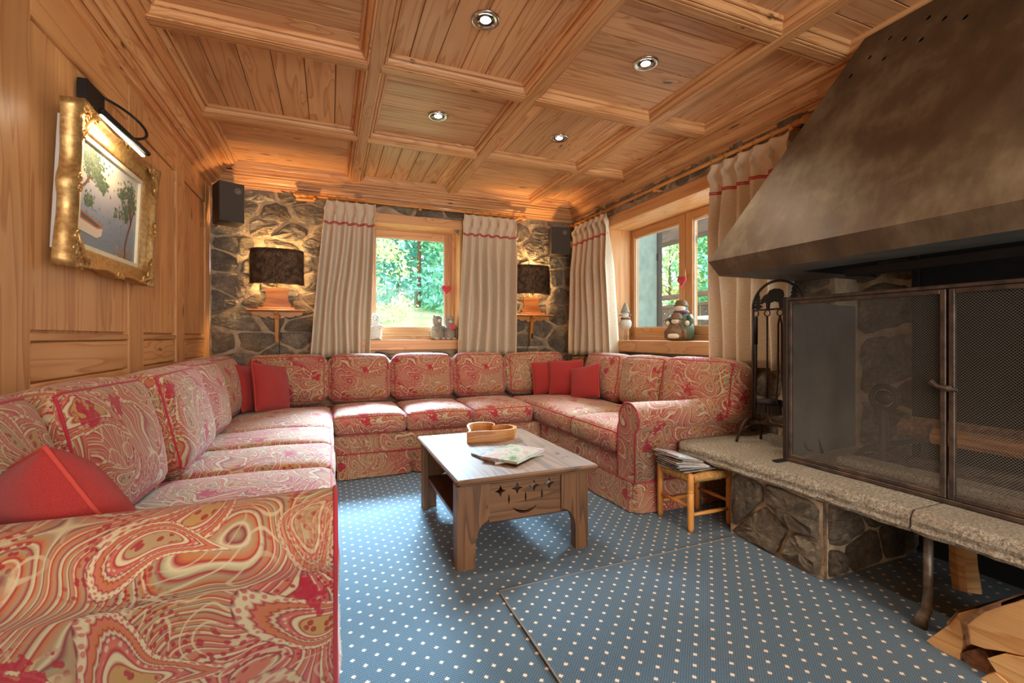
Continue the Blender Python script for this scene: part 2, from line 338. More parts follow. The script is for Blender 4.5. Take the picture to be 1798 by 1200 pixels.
# ------------------------------------------------------------------ mesh helpers
class MB:
    def __init__(s): s.v = []; s.f = []; s.mi = []; s.mats = None; s.uvs = None
    def add(s, vs, fs, mi=0):
        o = len(s.v); s.v += [Vector(p) for p in vs]; s.f += [tuple(i + o for i in f) for f in fs]; s.mi += [mi] * len(fs); return s
    def box(s, x0, x1, y0, y1, z0, z1, c=0.0, mi=0):
        if c <= 0:
            vs = [(x, y, z) for z in (z0, z1) for y in (y0, y1) for x in (x0, x1)]
            return s.add(vs, [(0, 2, 3, 1), (4, 5, 7, 6), (0, 1, 5, 4), (2, 6, 7, 3), (0, 4, 6, 2), (1, 3, 7, 5)], mi)
        X, Y, Z = (x0, x1), (y0, y1), (z0, z1); vs = []; idx = {}
        for i in (0, 1):
            for j in (0, 1):
                for k in (0, 1):
                    cx, cy, cz = X[i] + (c if i == 0 else -c), Y[j] + (c if j == 0 else -c), Z[k] + (c if k == 0 else -c)
                    for a, p in (('x', (X[i], cy, cz)), ('y', (cx, Y[j], cz)), ('z', (cx, cy, Z[k]))):
                        idx[(i, j, k, a)] = len(vs); vs.append(p)
        g = lambda i, j, k, a: idx[(i, j, k, a)]
        fs = []
        for i in (0, 1): fs.append([g(i, 0, 0, 'x'), g(i, 1, 0, 'x'), g(i, 1, 1, 'x'), g(i, 0, 1, 'x')])
        for j in (0, 1): fs.append([g(0, j, 0, 'y'), g(1, j, 0, 'y'), g(1, j, 1, 'y'), g(0, j, 1, 'y')])
        for k in (0, 1): fs.append([g(0, 0, k, 'z'), g(1, 0, k, 'z'), g(1, 1, k, 'z'), g(0, 1, k, 'z')])
        for i in (0, 1):
            for j in (0, 1): fs.append([g(i, j, 0, 'x'), g(i, j, 1, 'x'), g(i, j, 1, 'y'), g(i, j, 0, 'y')])
            for k in (0, 1): fs.append([g(i, 0, k, 'x'), g(i, 1, k, 'x'), g(i, 1, k, 'z'), g(i, 0, k, 'z')])
        for j in (0, 1):
            for k in (0, 1): fs.append([g(0, j, k, 'y'), g(1, j, k, 'y'), g(1, j, k, 'z'), g(0, j, k, 'z')])
        for i in (0, 1):
            for j in (0, 1):
                for k in (0, 1): fs.append([g(i, j, k, 'x'), g(i, j, k, 'y'), g(i, j, k, 'z')])
        ctr = Vector(((x0 + x1) / 2, (y0 + y1) / 2, (z0 + z1) / 2))
        for n, f in enumerate(fs):
            a, b, d = (Vector(vs[f[0]]), Vector(vs[f[1]]), Vector(vs[f[2]]))
            if (b - a).cross(d - a).dot(a - ctr) < 0: fs[n] = f[::-1]
        return s.add(vs, fs, mi)
    def tube(s, pts, r, n=8, closed=False, mi=0, caps=True, squash=1.0):
        pts = [Vector(p) for p in pts]; m = len(pts); rr = r if isinstance(r, (list, tuple)) else [r] * m
        up = None; rings = []
        for i, p in enumerate(pts):
            a = pts[(i - 1) % m] if (closed or i > 0) else p; b = pts[(i + 1) % m] if (closed or i < m - 1) else p
            t = (b - a).normalized() if (b - a).length > 1e-9 else Vector((0, 0, 1))
            if up is None:
                up = Vector((0, 0, 1)) if abs(t.z) < 0.9 else Vector((1, 0, 0))
            up = (up - t * up.dot(t)); up = up.normalized() if up.length > 1e-6 else Vector((0, 1, 0))
            sd = t.cross(up)
            rings.append([p + (sd * math.cos(2 * PI * k / n) + up * math.sin(2 * PI * k / n) * squash) * rr[i] for k in range(n)])
        vs = [q for g in rings for q in g]; fs = []
        for i in range(m if closed else m - 1):
            j = (i + 1) % m
            for k in range(n): fs.append((i * n + k, i * n + (k + 1) % n, j * n + (k + 1) % n, j * n + k))
        if caps and not closed: fs += [tuple(range(n))[::-1], tuple((m - 1) * n + k for k in range(n))]
        return s.add(vs, fs, mi)
    def lathe(s, prof, c=(0, 0, 0), n=20, axis='z', mi=0):
        c = Vector(c); vs = []; m = len(prof)
        for r, h in prof:
            for k in range(n):
                a = 2 * PI * k / n; q = (r * math.cos(a), r * math.sin(a), h)
                q = {'z': q, 'x': (q[2], q[0], q[1]), 'y': (q[1], q[2], q[0])}[axis]
                vs.append(c + Vector(q))
        fs = [(i * n + k, i * n + (k + 1) % n, (i + 1) * n + (k + 1) % n, (i + 1) * n + k) for i in range(m - 1) for k in range(n)]
        fs += [tuple(range(n))[::-1], tuple((m - 1) * n + k for k in range(n))]
        return s.add(vs, fs, mi)
    def ell(s, c, rx, ry, rz, n=12, m=8, mi=0, jit=0.0, rng=None):
        c = Vector(c); vs = []; fs = []
        for i in range(m + 1):
            t = PI * i / m
            for k in range(n):
                a = 2 * PI * k / n; j = 1 + (rng.uniform(-jit, jit) if jit else 0)
                vs.append(c + Vector((rx * math.sin(t) * math.cos(a) * j, ry * math.sin(t) * math.sin(a) * j, rz * math.cos(t) * j)))
        for i in range(m):
            for k in range(n): fs.append((i * n + k, (i + 1) * n + k, (i + 1) * n + (k + 1) % n, i * n + (k + 1) % n))
        return s.add(vs, fs, mi)
    def prism(s, poly, h0, h1, plane='xy', holes=(), mi=0):
        mp = {'xy': lambda a, b, h: (a, b, h), 'xz': lambda a, b, h: (a, h, b), 'yz': lambda a, b, h: (h, a, b)}[plane]
        loops = [list(poly)] + [list(h) for h in holes]; flat = [p for l in loops for p in l]; N = len(flat)
        tris = tessellate_polygon([[Vector((p[0], p[1], 0)) for p in l] for l in loops])
        vs = [mp(a, b, h0) for a, b in flat] + [mp(a, b, h1) for a, b in flat]
        fs = [tuple(t) for t in tris] + [tuple(i + N for i in t)[::-1] for t in tris]; o = 0
        for l in loops:
            L = len(l)
            for i in range(L): j = (i + 1) % L; fs.append((o + i, o + j, o + j + N, o + i + N))
            o += L
        return s.add(vs, fs, mi)
    def grid(s, fn, nu, nv, mi=0):
        vs = [fn(i / nu, j / nv) for j in range(nv + 1) for i in range(nu + 1)]; w = nu + 1
        return s.add(vs, [(j * w + i, j * w + i + 1, (j + 1) * w + i + 1, (j + 1) * w + i) for j in range(nv) for i in range(nu)], mi)
    def xf(s, mat): s.v = [mat @ p for p in s.v]; return s

def mesh_from(name, mb, grain=None, smooth=False, uvscale=1.0, uvoff=(0, 0), fix=True, uvs=None):
    me = bpy.data.meshes.new(name); me.from_pydata([tuple(p) for p in mb.v], [], mb.f)
    if fix:
        bm = bmesh.new(); bm.from_mesh(me); bmesh.ops.recalc_face_normals(bm, faces=bm.faces); bm.to_mesh(me); bm.free()
    uv = me.uv_layers.new(name='UVMap'); g = {'x': 0, 'y': 1, 'z': 2, None: 0}[grain]
    vv = me.vertices
    for p in me.polygons:
        nr = p.normal; ax = max(range(3), key=lambda i: abs(nr[i])); oth = [i for i in range(3) if i != ax]
        if grain and g in oth: a = g; b = [i for i in oth if i != g][0]
        else: a, b = oth
        for li in p.loop_indices:
            vi = me.loops[li].vertex_index; co = vv[vi].co
            uv.data[li].uv = uvs[vi] if uvs else (co[a] * uvscale + uvoff[0], co[b] * uvscale + uvoff[1])
    if smooth:
        for p in me.polygons: p.use_smooth = True
    if any(mb.mi):
        for p, i in zip(me.polygons, mb.mi): p.material_index = i
    return me
ROOT = {}
def link(name, me, mat, parent=None):
    mats = mat if isinstance(mat, (list, tuple)) else [mat]
    if not me.materials:
        for m in mats: me.materials.append(M[m])
    o = bpy.data.objects.new(name, me); COL.objects.link(o)
    if parent is not None: o.parent = parent; ROOT[o] = ROOT.get(parent, Matrix())
    else: ROOT[o] = Matrix()
    return o
def part(name, mb, mat, parent=None, grain=None, smooth=False, label=None, **k):
    """mb in world coordinates; stored in the parent's frame."""
    if parent is not None: mb.xf(ROOT[parent].inverted())
    o = link(name, mesh_from(name, mb, grain, smooth, **k), mat, parent)
    if label: o['label'] = label
    return o
def local(name, mb, mat, parent=None, grain=None, smooth=False, label=None, **k):
    o = link(name, mesh_from(name, mb, grain, smooth, **k), mat, parent)
    if label: o['label'] = label
    return o
def tag(o, label=None, cat=None, group=None, kind=None):
    if label: o['label'] = label
    if cat: o['category'] = cat
    if group: o['group'] = group
    if kind: o['kind'] = kind
    return o
def thing(name, label, cat, loc=(0, 0, 0), rot=(0, 0, 0), group=None, kind=None):
    o = bpy.data.objects.new(name, None); COL.objects.link(o); o.empty_display_size = 0.1
    o.location = loc; o.rotation_euler = rot
    ROOT[o] = Matrix.LocRotScale(Vector(loc), o.rotation_euler, None)
    return tag(o, label, cat, group, kind)
def struct(name, mb=None, mat=None, label=None, cat=None, **k):
    if mb is None: o = thing(name, label, cat)
    else: o = tag(part(name, mb, mat, **k), label, cat)
    o['kind'] = 'structure'; return o
def copy_tree(o, parent=None):
    c = o.copy(); COL.objects.link(c); c.parent = parent
    for ch in list(o.children): copy_tree(ch, c)
    return c
def inst(name, me, mat, parent, loc, rot=(0, 0, 0), scale=(1, 1, 1)):
    o = link(name, me, mat, parent); o.location = loc; o.rotation_euler = rot; o.scale = scale; return o
def bez(p0, p1, p2, p3, n=10):
    p = [Vector(q) for q in (p0, p1, p2, p3)]
    return [p[0] * (1 - t) ** 3 + p[1] * 3 * t * (1 - t) ** 2 + p[2] * 3 * t * t * (1 - t) + p[3] * t ** 3 for t in [i / n for i in range(n + 1)]]
def arc(c, r, a0, a1, n, f): return [f(c[0] + r * math.cos(a0 + (a1 - a0) * i / n), c[1] + r * math.sin(a0 + (a1 - a0) * i / n)) for i in range(n + 1)]

XL, XR, YB, YR = -0.94, 2.557, 4.55, -2.6      # room faces
XF = 2.76                                      # back of the fireplace recess
ZC = 2.455                                     # ceiling boards

# ================================================================== THE ROOM
struct('floor', MB().box(-1.2, 3.2, -2.8, 4.75, -0.06, 0.0), 'carpet', 'blue fitted carpet with small cream dots', 'floor')

# ---- ceiling: boards, beams, mouldings
ceiling = struct('ceiling', MB().box(-1.2, 3.2, -2.8, 4.75, ZC + 0.024, ZC + 0.08), 'shelf_wood', 'coffered pine ceiling with boards between moulded beams', 'ceiling', grain='y')
BX = [-0.75, 0.22, 1.105, 1.99, XR - 0.13]           # beam lines along Y (first and last are the crown edges)
BY = [4.36 - 0.94 * k for k in range(8)]; BY[0] = 4.36
ZB = 2.40
def profile_strip(prof, a0, a1, axis, side, pos, mitre=True):
    """prof [(d,z)], strip runs a0..a1 along axis, d grows from pos in direction side."""
    mb = MB(); n = len(prof); vs = []
    for e in (0, 1):
        for d, z in prof:
            m = d if mitre else 0.0
            a = a0 + m if e == 0 else a1 - m
            vs.append((pos + side * d, a, z) if axis == 'y' else (a, pos + side * d, z))
    fs = [(i, (i + 1) % n, n + (i + 1) % n, n + i) for i in range(n)] + [tuple(range(n)), tuple(range(2 * n - 1, n - 1, -1))]
    return mb.add(vs, fs)
MOULD = [(0.0, ZC), (0.0, 2.404), (0.009, 2.404), (0.010, 2.416), (0.014, 2.416), (0.016, 2.410), (0.024, 2.414), (0.031, 2.424), (0.034, 2.434), (0.035, 2.446), (0.039, 2.446), (0.040, 2.438), (0.047, 2.440), (0.052, 2.448), (0.052, ZC)]
cache = {}
def board(parent, name, mat, x0, x1, y0, y1, z0, z1, grain, c=0.003):
    key = (round(x1 - x0, 3), round(y1 - y0, 3), round(z1 - z0, 3), grain, mat, c)
    if key not in cache:
        hx, hy, hz = (x1 - x0) / 2, (y1 - y0) / 2, (z1 - z0) / 2
        cache[key] = mesh_from(name, MB().box(-hx, hx, -hy, hy, -hz, hz, c), grain)
    return inst(name, cache[key], mat, parent, ((x0 + x1) / 2, (y0 + y1) / 2, (z0 + z1) / 2))
HW = 0.03
for k, x in enumerate(BX[1:4]):
    board(ceiling, 'beam', 'pine', x - HW, x + HW, YR, 4.45, ZB, ZC + 0.02, 'y', 0.004)
for i in range(4):
    xa = BX[i] + (HW if 0 < i else 0); xb = BX[i + 1] - (HW if i < 3 else 0)
    for j in range(7):
        yb, ya = BY[j] - (HW if j else 0), BY[j + 1] + HW
        if j < 6: board(ceiling, 'cross_beam', 'pine', xa, xb, BY[j + 1] - HW + 0.004, BY[j + 1] + HW - 0.004, ZB + 0.002, ZC + 0.02, 'x', 0.004)
        part('moulding', profile_strip(MOULD, xa, xb, 'x', 1, ya), 'pine', ceiling, grain='x')
        part('moulding', profile_strip(MOULD, xa, xb, 'x', -1, yb), 'pine', ceiling, grain='x')
        part('moulding', profile_strip(MOULD, ya, yb, 'y', 1, xa), 'pine', ceiling, grain='y')
        part('moulding', profile_strip(MOULD, ya, yb, 'y', -1, xb), 'pine', ceiling, grain='y')
        along_y = (i + j) % 2 == 1 if i < 3 else (j % 2 == 0)
        along_y = (i + j) % 2 == 1
        lo, hi = (xa, xb) if along_y else (ya, yb)
        n = max(2, round((hi - lo) / 0.145)); off = 0.0; st = (hi - lo) / n
        for q in range(n):
            a, b = lo + q * st + 0.0018, lo + (q + 1) * st - 0.0018
            if along_y: board(ceiling, 'ceiling_board', 'pine_ceiling', a, b, ya, yb, ZC, ZC + 0.022, 'y')
            else: board(ceiling, 'ceiling_board', 'pine_ceiling', xa, xb, a, b, ZC, ZC + 0.022, 'x')
def crown(name, a0, a1, axis, side, pos, scale, label):
    pr = [(0, ZC), (0, 2.285), (0.022, 2.285), (0.026, 2.302), (0.038, 2.304), (0.038, 2.322), (0.044, 2.322), (0.046, 2.312), (0.066, 2.318), (0.069, 2.338), (0.076, 2.338), (0.078, 2.330), (0.092, 2.342), (0.104, 2.362), (0.122, 2.366), (0.123, 2.384), (0.130, 2.384), (0.131, 2.374), (0.148, 2.380), (0.149, 2.404), (0.156, 2.404), (0.157, 2.396), (0.19, 2.396), (0.19, ZC)]
    pr = [(d * scale, z) for d, z in pr]
    struct(name, profile_strip(pr, a0, a1, axis, side, pos, mitre=False), 'pine', label, 'cornice', grain=axis)
crown('trim_1', YR, YB, 'y', 1, XL, 1.0, 'stepped pine cornice along the panelled left wall')
crown('trim_2', XL, XR, 'x', -1, YB, 1.0, 'stepped pine cornice above the back window')
crown('trim_3', YR, YB, 'y', -1, XR, 0.70, 'stepped pine cornice above the side window')

# ---- left wall: pine panelling
wall_left = struct('wall_left', MB().box(XL - 0.08, XL - 0.026, YR, YB + 0.1, 0, ZC), 'pine_panel', 'pine panelled wall with stiles, rails and boarded fields', 'wall', grain='z')
stiles = [(-2.6, -2.4), (-1.6, -1.4), (-0.6, -0.4), (0.5, 0.72), (1.80, 2.045), (2.865, 3.06), (3.635, 3.815), (4.40, 4.55)]
for a, b in stiles: board(wall_left, 'stile', 'pine_panel', XL - 0.03, XL, a, b, 0, 2.33, 'z', 0.003)
for (a0, a), (b, b1) in zip(stiles, stiles[1:]):
    for z0, z1 in ((2.10, 2.33), (0.985, 1.013), (0.800, 0.838), (0.0, 0.16)):
        board(wall_left, 'rail', 'pine_panel', XL - 0.03, XL - 0.001, a, b, z0, z1, 'y', 0.004)
    nb = max(3, round((b - a) / 0.15)); st = (b - a - 0.03) / nb
    for z0, z1, g in ((1.013, 2.10, 'z'), (0.16, 0.80, 'z')):
        for q in range(nb):
            board(wall_left, 'panel_board', 'pine_panel', XL - 0.03, XL - 0.009, a + 0.015 + q * st, a + 0.015 + (q + 1) * st - 0.0004, z0 + 0.012, z1 - 0.012, 'z', 0.0008)
    board(wall_left, 'rail_panel', 'pine_panel', XL - 0.03, XL - 0.006, a + 0.006, b - 0.006, 0.842, 0.981, 'y', 0.006)

# ---- masonry
def clip_half(poly, nx, ny, d):
    out = []; L = len(poly)
    for i in range(L):
        p, q = poly[i], poly[(i + 1) % L]; a = p[0] * nx + p[1] * ny - d; b = q[0] * nx + q[1] * ny - d
        if a <= 0: out.append(p)
        if (a < 0) != (b < 0) and abs(a - b) > 1e-12: t = a / (a - b); out.append((p[0] + (q[0] - p[0]) * t, p[1] + (q[1] - p[1]) * t))
    return out
def cells(u0, u1, v0, v1, su, sv, rng):
    k = sv / su; pts = []; nv = max(1, round((v1 - v0) / sv)); nu = max(1, round((u1 - u0) / su))
    for j in range(nv):
        for i in range(-1, nu + 1):
            u = u0 + (i + 0.5 + (0.5 if j % 2 else 0) - 0.25 + rng.uniform(-0.33, 0.33)) * (u1 - u0) / nu
            v = v0 + (j + 0.5 + rng.uniform(-0.33, 0.33)) * (v1 - v0) / nv
            if u0 < u < u1: pts.append((u * k, v))
    res = []
    for a, p in enumerate(pts):
        poly = [(u0 * k, v0), (u1 * k, v0), (u1 * k, v1), (u0 * k, v1)]
        for b, q in enumerate(pts):
            if a == b or abs(p[0] - q[0]) + abs(p[1] - q[1]) > 5 * sv: continue
            nx, ny = q[0] - p[0], q[1] - p[1]; d = (q[0] ** 2 + q[1] ** 2 - p[0] ** 2 - p[1] ** 2) / 2
            poly = clip_half(poly, nx, ny, d)
            if len(poly) < 3: break
        if len(poly) >= 3: res.append([(x / k, y) for x, y in poly])
    return res
def stone_piece(parent, poly, mp, rng, gap, height, mat, name='stone'):
    cx = sum(p[0] for p in poly) / len(poly); cy = sum(p[1] for p in poly) / len(poly)
    rad = sum(math.hypot(p[0] - cx, p[1] - cy) for p in poly) / len(poly)
    if rad < 0.035: return None
    f = max(0.5, 1 - gap / rad)
    poly = [(cx + (x - cx) * f, cy + (y - cy) * f) for x, y in poly]
    L = len(poly); poly = [(poly[i][0] * w + poly[(i + 1) % L][0] * (1 - w) + rng.uniform(-0.006, 0.006), poly[i][1] * w + poly[(i + 1) % L][1] * (1 - w) + rng.uniform(-0.006, 0.006)) for i in range(L) for w in (0.92, 0.08)]
    per = [0.0]
    for i in range(len(poly)): per.append(per[-1] + math.dist(poly[i], poly[(i + 1) % len(poly)]))
    N = 20; ring = []
    for q in range(N):
        d = per[-1] * q / N; i = max(j for j in range(len(poly)) if per[j] <= d + 1e-9); t = (d - per[i]) / max(1e-9, per[i + 1] - per[i])
        a, b = poly[i], poly[(i + 1) % len(poly)]; ring.append((a[0] + (b[0] - a[0]) * t, a[1] + (b[1] - a[1]) * t))
    h = height * rng.uniform(0.7, 1.25); tx, ty = rng.uniform(-0.06, 0.06), rng.uniform(-0.06, 0.06)
    vs = []
    for s, k in ((1.0, -0.4), (0.96, 0.45), (0.84, 0.9), (0.45, 1.05)):
        for x, y in ring:
            jx = rng.uniform(0.965, 1.035)
            px, py = cx + (x - cx) * s * jx, cy + (y - cy) * s * jx
            vs.append(mp(px, py, h * (k + (rng.uniform(-0.3, 0.3) if k > 0 else 0)) + (tx * (px - cx) + ty * (py - cy) if k > 0 else 0)))
    vs.append(mp(cx, cy, h * rng.uniform(0.9, 1.2)))
    fs = [(g * N + i, g * N + (i + 1) % N, (g + 1) * N + (i + 1) % N, (g + 1) * N + i) for g in range(3) for i in range(N)]
    fs += [(3 * N + i, 3 * N + (i + 1) % N, 4 * N) for i in range(N)]
    c0 = Vector(mp(cx, cy, 0)); mb = MB().add([Vector(p) - c0 for p in vs], fs)
    o = local(name, mb, mat, parent, smooth=False, fix=True); o.location = ROOT[parent].inverted() @ c0
    return o
def masonry(name, label, u0, u1, v0, v1, hole, mp, seed, su, sv, gap, height, thick, mat='stone', stones_from=None, kind=True, parent=None, cat='wall'):
    rng = random.Random(seed); mb = MB()
    rects = [(u0, u1, v0, v1)] if hole is None else [(u0, hole[0], v0, v1), (hole[1], u1, v0, v1), (hole[0], hole[1], v0, hole[2]), (hole[0], hole[1], hole[3], v1)]
    for a, b, c, d in rects:
        if b - a < 1e-3 or d - c < 1e-3: continue
        nu, nv = max(1, int((b - a) / 0.045)), max(1, int((d - c) / 0.045))
        def fn(s, t):
            u, v = a + (b - a) * s, c + (d - c) * t
            return mp(u, v, 0.004 + 0.013 * mnoise.noise(Vector((u * 6, v * 6, seed))))
        mb.grid(fn, nu, nv)
        cs = [mp(u, v, -h) for h in (0.02, thick) for v in (c, d) for u in (a, b)]
        mb.add(cs, [(0, 2, 3, 1), (4, 5, 7, 6), (0, 1, 5, 4), (2, 6, 7, 3), (0, 4, 6, 2), (1, 3, 7, 5)])
    w = struct(name, mb, 'mortar', label, cat, smooth=False, fix=False) if kind else part(name, mb, 'mortar', parent, fix=False)
    for poly in cells(u0, u1, stones_from if stones_from is not None else v0, v1, su, sv, rng):
        if hole:
            cx = sum(p[0] for p in poly) / len(poly); cy = sum(p[1] for p in poly) / len(poly)
            if hole[0] < cx < hole[1] and hole[2] < cy < hole[3]: continue
            def push(p):
                x, y = p
                if hole[0] < x < hole[1] and hole[2] < y < hole[3]:
                    m = min((x - hole[0], 0), (hole[1] - x, 1), (y - hole[2], 2), (hole[3] - y, 3))[1]
                    x, y = [(hole[0], y), (hole[1], y), (x, hole[2]), (x, hole[3])][m]
                return x, y
            poly = [push(p) for p in poly]
        stone_piece(w, poly, mp, rng, gap * rng.uniform(0.7, 1.5), height, mat)
    return w
WB = (0.32, 1.25, 0.87, 2.19)      # back window opening: x0,x1,z0,z1
WR = (1.95, 3.86, 0.86, 2.17)      # side window opening: y0,y1,z0,z1
wall_back = masonry('wall_back', 'rubble stone wall with pale mortar behind the long sofa', XL, XR, 0.0, 2.36, WB, lambda u, v, h: (u, YB - h, v), 11, 0.28, 0.17, 0.010, 0.017, 0.30, stones_from=0.55)
wall_right = masonry('wall_right', 'rubble stone wall around the side window', 1.66, YB, 0.0, 2.36, WR, lambda u, v, h: (XR - h, u, v), 5, 0.25, 0.16, 0.012, 0.016, 0.33, stones_from=0.1)
masonry('wall_fireplace', 'sooty stone wall at the back of the fireplace', -0.7, 1.66, 0.0, 2.44, None, lambda u, v, h: (XF - h, u, v), 9, 0.30, 0.22, 0.012, 0.022, 0.2, mat='stone_dark', stones_from=0.36)
struct('wall_recess', MB().box(XR + 0.002, XF + 0.18, 1.655, 1.68, 0, ZC), 'mortar', 'narrow stone return at the side of the fireplace', 'wall')
struct('wall_chimney', MB().box(XR, XF + 0.2, YR, -0.7, 0, ZC), 'plaster', 'plain wall beyond the fireplace', 'wall')
rear = MB(); rear.box(XL, -0.6, YR - 0.12, YR, 0, ZC).box(2.2, XR, YR - 0.12, YR, 0, ZC).box(-0.6, 2.2, YR - 0.12, YR, 0, 0.4).box(-0.6, 2.2, YR - 0.12, YR, 2.3, ZC)
struct('wall_rear', rear, 'pine_panel', 'unseen pine wall with a wide opening added for fill light', 'wall', grain='z')  # wall is out of view; its opening is made up for the fill light

# ---- windows
def sash(root, name, a0, a1, z0, z1, d0, axis, pane=True, w=0.078):
    """sash in the plane axis=d0; a0..a1 across."""
    def bx(p0, p1, q0, q1, e0, e1, c=0.004):
        return MB().box(p0, p1, e0, e1, q0, q1, c) if axis == 'y' else MB().box(e0, e1, p0, p1, q0, q1, c)
    f = part(name, bx(a0, a0 + w, z0, z1, d0, d0 + 0.06), 'pine_window', root, grain='z')
    part('stile', bx(a1 - w, a1, z0, z1, d0, d0 + 0.06), 'pine_window', f, grain='z')
    for q0, q1 in ((z0, z0 + w), (z1 - w, z1)):
        part('rail', bx(a0 + w, a1 - w, q0, q1, d0 + 0.001, d0 + 0.059), 'pine_window', f, grain='x' if axis == 'y' else 'y')
    part('pane', bx(a0 + w - 0.005, a1 - w + 0.005, z0 + w - 0.005, z1 - w + 0.005, d0 + 0.028, d0 + 0.034, 0), 'window_glass', f)
    sp = MB(); t = 0.007
    for p0, p1, q0, q1 in ((a0 + w, a0 + w + t, z0 + w, z1 - w), (a1 - w - t, a1 - w, z0 + w, z1 - w), (a0 + w, a1 - w, z0 + w, z0 + w + t), (a0 + w, a1 - w, z1 - w - t, z1 - w)):
        sp.v += (b := bx(p0, p1, q0, q1, d0 + 0.018, d0 + 0.027, 0)).v; o = len(sp.v) - 8; sp.f += [tuple(i + o for i in g) for g in b.f]; sp.mi += [0] * len(b.f)
    part('glazing_bead', sp, 'paper_white', f)
    return f
w1 = thing('window_1', 'single pine window with a deep timber reveal in the back wall', 'window', (0.78, YB, 0.97)); w1['kind'] = 'structure'
sash(w1, 'sash', 0.352, 1.205, 1.018, 2.078, YB + 0.17, 'y')
for nm, b in (('frame', (0.32, 0.352, YB + 0.16, YB + 0.26, 0.97, 2.10)), ('frame', (1.205, 1.24, YB + 0.16, YB + 0.26, 0.97, 2.10))):
    part(nm, MB().box(*b, 0.003), 'pine_window', w1, grain='z')
part('frame', MB().box(0.352, 1.205, YB + 0.16, YB + 0.26, 2.078, 2.10, 0.003), 'pine_window', w1, grain='x')
part('frame', MB().box(0.352, 1.205, YB + 0.16, YB + 0.26, 0.97, 1.016, 0.003), 'pine_window', w1, grain='x')
part('sill', MB().box(0.25, 1.30, YB - 0.045, YB + 0.17, 0.872, 0.972, 0.006), 'pine_window', w1, grain='x')
part('reveal', MB().box(0.30, 0.33, YB - 0.03, YB + 0.17, 0.972, 2.10, 0.003), 'pine_window', w1, grain='z')
part('reveal', MB().box(1.235, 1.265, YB - 0.03, YB + 0.17, 0.972, 2.10, 0.003), 'pine_window', w1, grain='z')
part('head', MB().box(0.25, 1.31, YB - 0.04, YB + 0.17, 2.095, 2.185, 0.004), 'pine_window', w1, grain='x')
def handle(root, c, axis):
    m = MB(); x, y, z = c
    if axis == 'y':
        m.box(x - 0.012, x + 0.012, y - 0.012, y, z - 0.03, z + 0.035, 0.003); m.tube([(x, y - 0.01, z), (x, y - 0.035, z), (x, y - 0.04, z + 0.02), (x, y - 0.04, z + 0.08)], 0.007, 8)
    else:
        m.box(x - 0.012, x, y - 0.012, y + 0.012, z - 0.03, z + 0.035, 0.003); m.tube([(x - 0.01, y, z), (x - 0.035, y, z), (x - 0.04, y, z + 0.02), (x - 0.04, y, z + 0.08)], 0.007, 8)
    part('handle', m, 'brass', root, smooth=True)
handle(w1, (1.166, YB + 0.17, 1.50), 'y')
XG = XR + 0.27
w2 = thing('window_2', 'double pine casement window with a deep timber reveal in the side wall', 'window', (XR, 2.9, 0.97)); w2['kind'] = 'structure'
sash(w2, 'sash', 3.072, 3.855, 1.012, 2.062, XG, 'x')
sash(w2, 'sash', 2.29, 3.068, 1.012, 2.062, XG, 'x')
for a, b, c, d, g in ((3.857, 3.90, 0.96, 2.10, 'z'), (2.24, 2.288, 0.96, 2.10, 'z'), (2.288, 3.857, 2.064, 2.10, 'y'), (2.288, 3.857, 0.96, 1.010, 'y')):
    part('frame', MB().box(XG - 0.005, XG + 0.09, a, b, c, d, 0.003), 'pine_window', w2, grain=g)
part('sill', MB().box(XR - 0.045, XG, 1.98, 3.86, 0.862, 0.968, 0.006), 'pine_window', w2, grain='y')
part('reveal', MB().box(XR - 0.03, XG, 3.83, 3.87, 0.968, 2.07, 0.003), 'pine_window', w2, grain='z')
part('reveal', MB().box(XR - 0.03, XG, 1.96, 2.24, 0.968, 2.07, 0.003), 'pine_window', w2, grain='z')
part('head', MB().box(XR - 0.04, XG, 1.94, 3.90, 2.065, 2.165, 0.004), 'pine_window', w2, grain='y')
handle(w2, (XG, 3.03, 1.50), 'x')

# ---- loose mat on the carpet
mat = MB()
def matfn(s, t):
    u = 0.605 + s * (1.86 - 0.605) + 0.012 * t; v = -1.2 + t * (1.675 + 1.2) + 0.02 * s
    lift = 0.007 * max(0.0, mnoise.noise(Vector((u * 2.2, v * 2.2, 3.0)))) + 0.006
    return (u, v, lift)
mat.grid(matfn, 30, 60)
cm = tag(part('carpet_mat', mat, 'carpet_mat', fix=False), 'loose blue dotted carpet mat lying in front of the hearth', 'rug')
edge = [Vector(matfn(0, t / 40)) for t in range(41)] + [Vector(matfn(s / 20, 1)) for s in range(1, 21)]
part('edge_binding', MB().tube([(p.x, p.y, max(0.0036, p.z - 0.002)) for p in edge], 0.0036, 6), 'mat_edge', cm, smooth=True)

def P(px, py, **k):
    """point of the photograph's ray through (px,py) on an axis-aligned plane"""
    a = (px - 899.0) / F_PX; b = -(py - HORIZON) / F_PX; s, c = math.sin(YAW), math.cos(YAW)
    d = Vector((s + a * c, c - a * s, b)); ax, v = list(k.items())[0]; i = 'xyz'.index(ax)
    o = Vector((0, 0, 1.0)); return o + d * ((v - o[i]) / d[i])

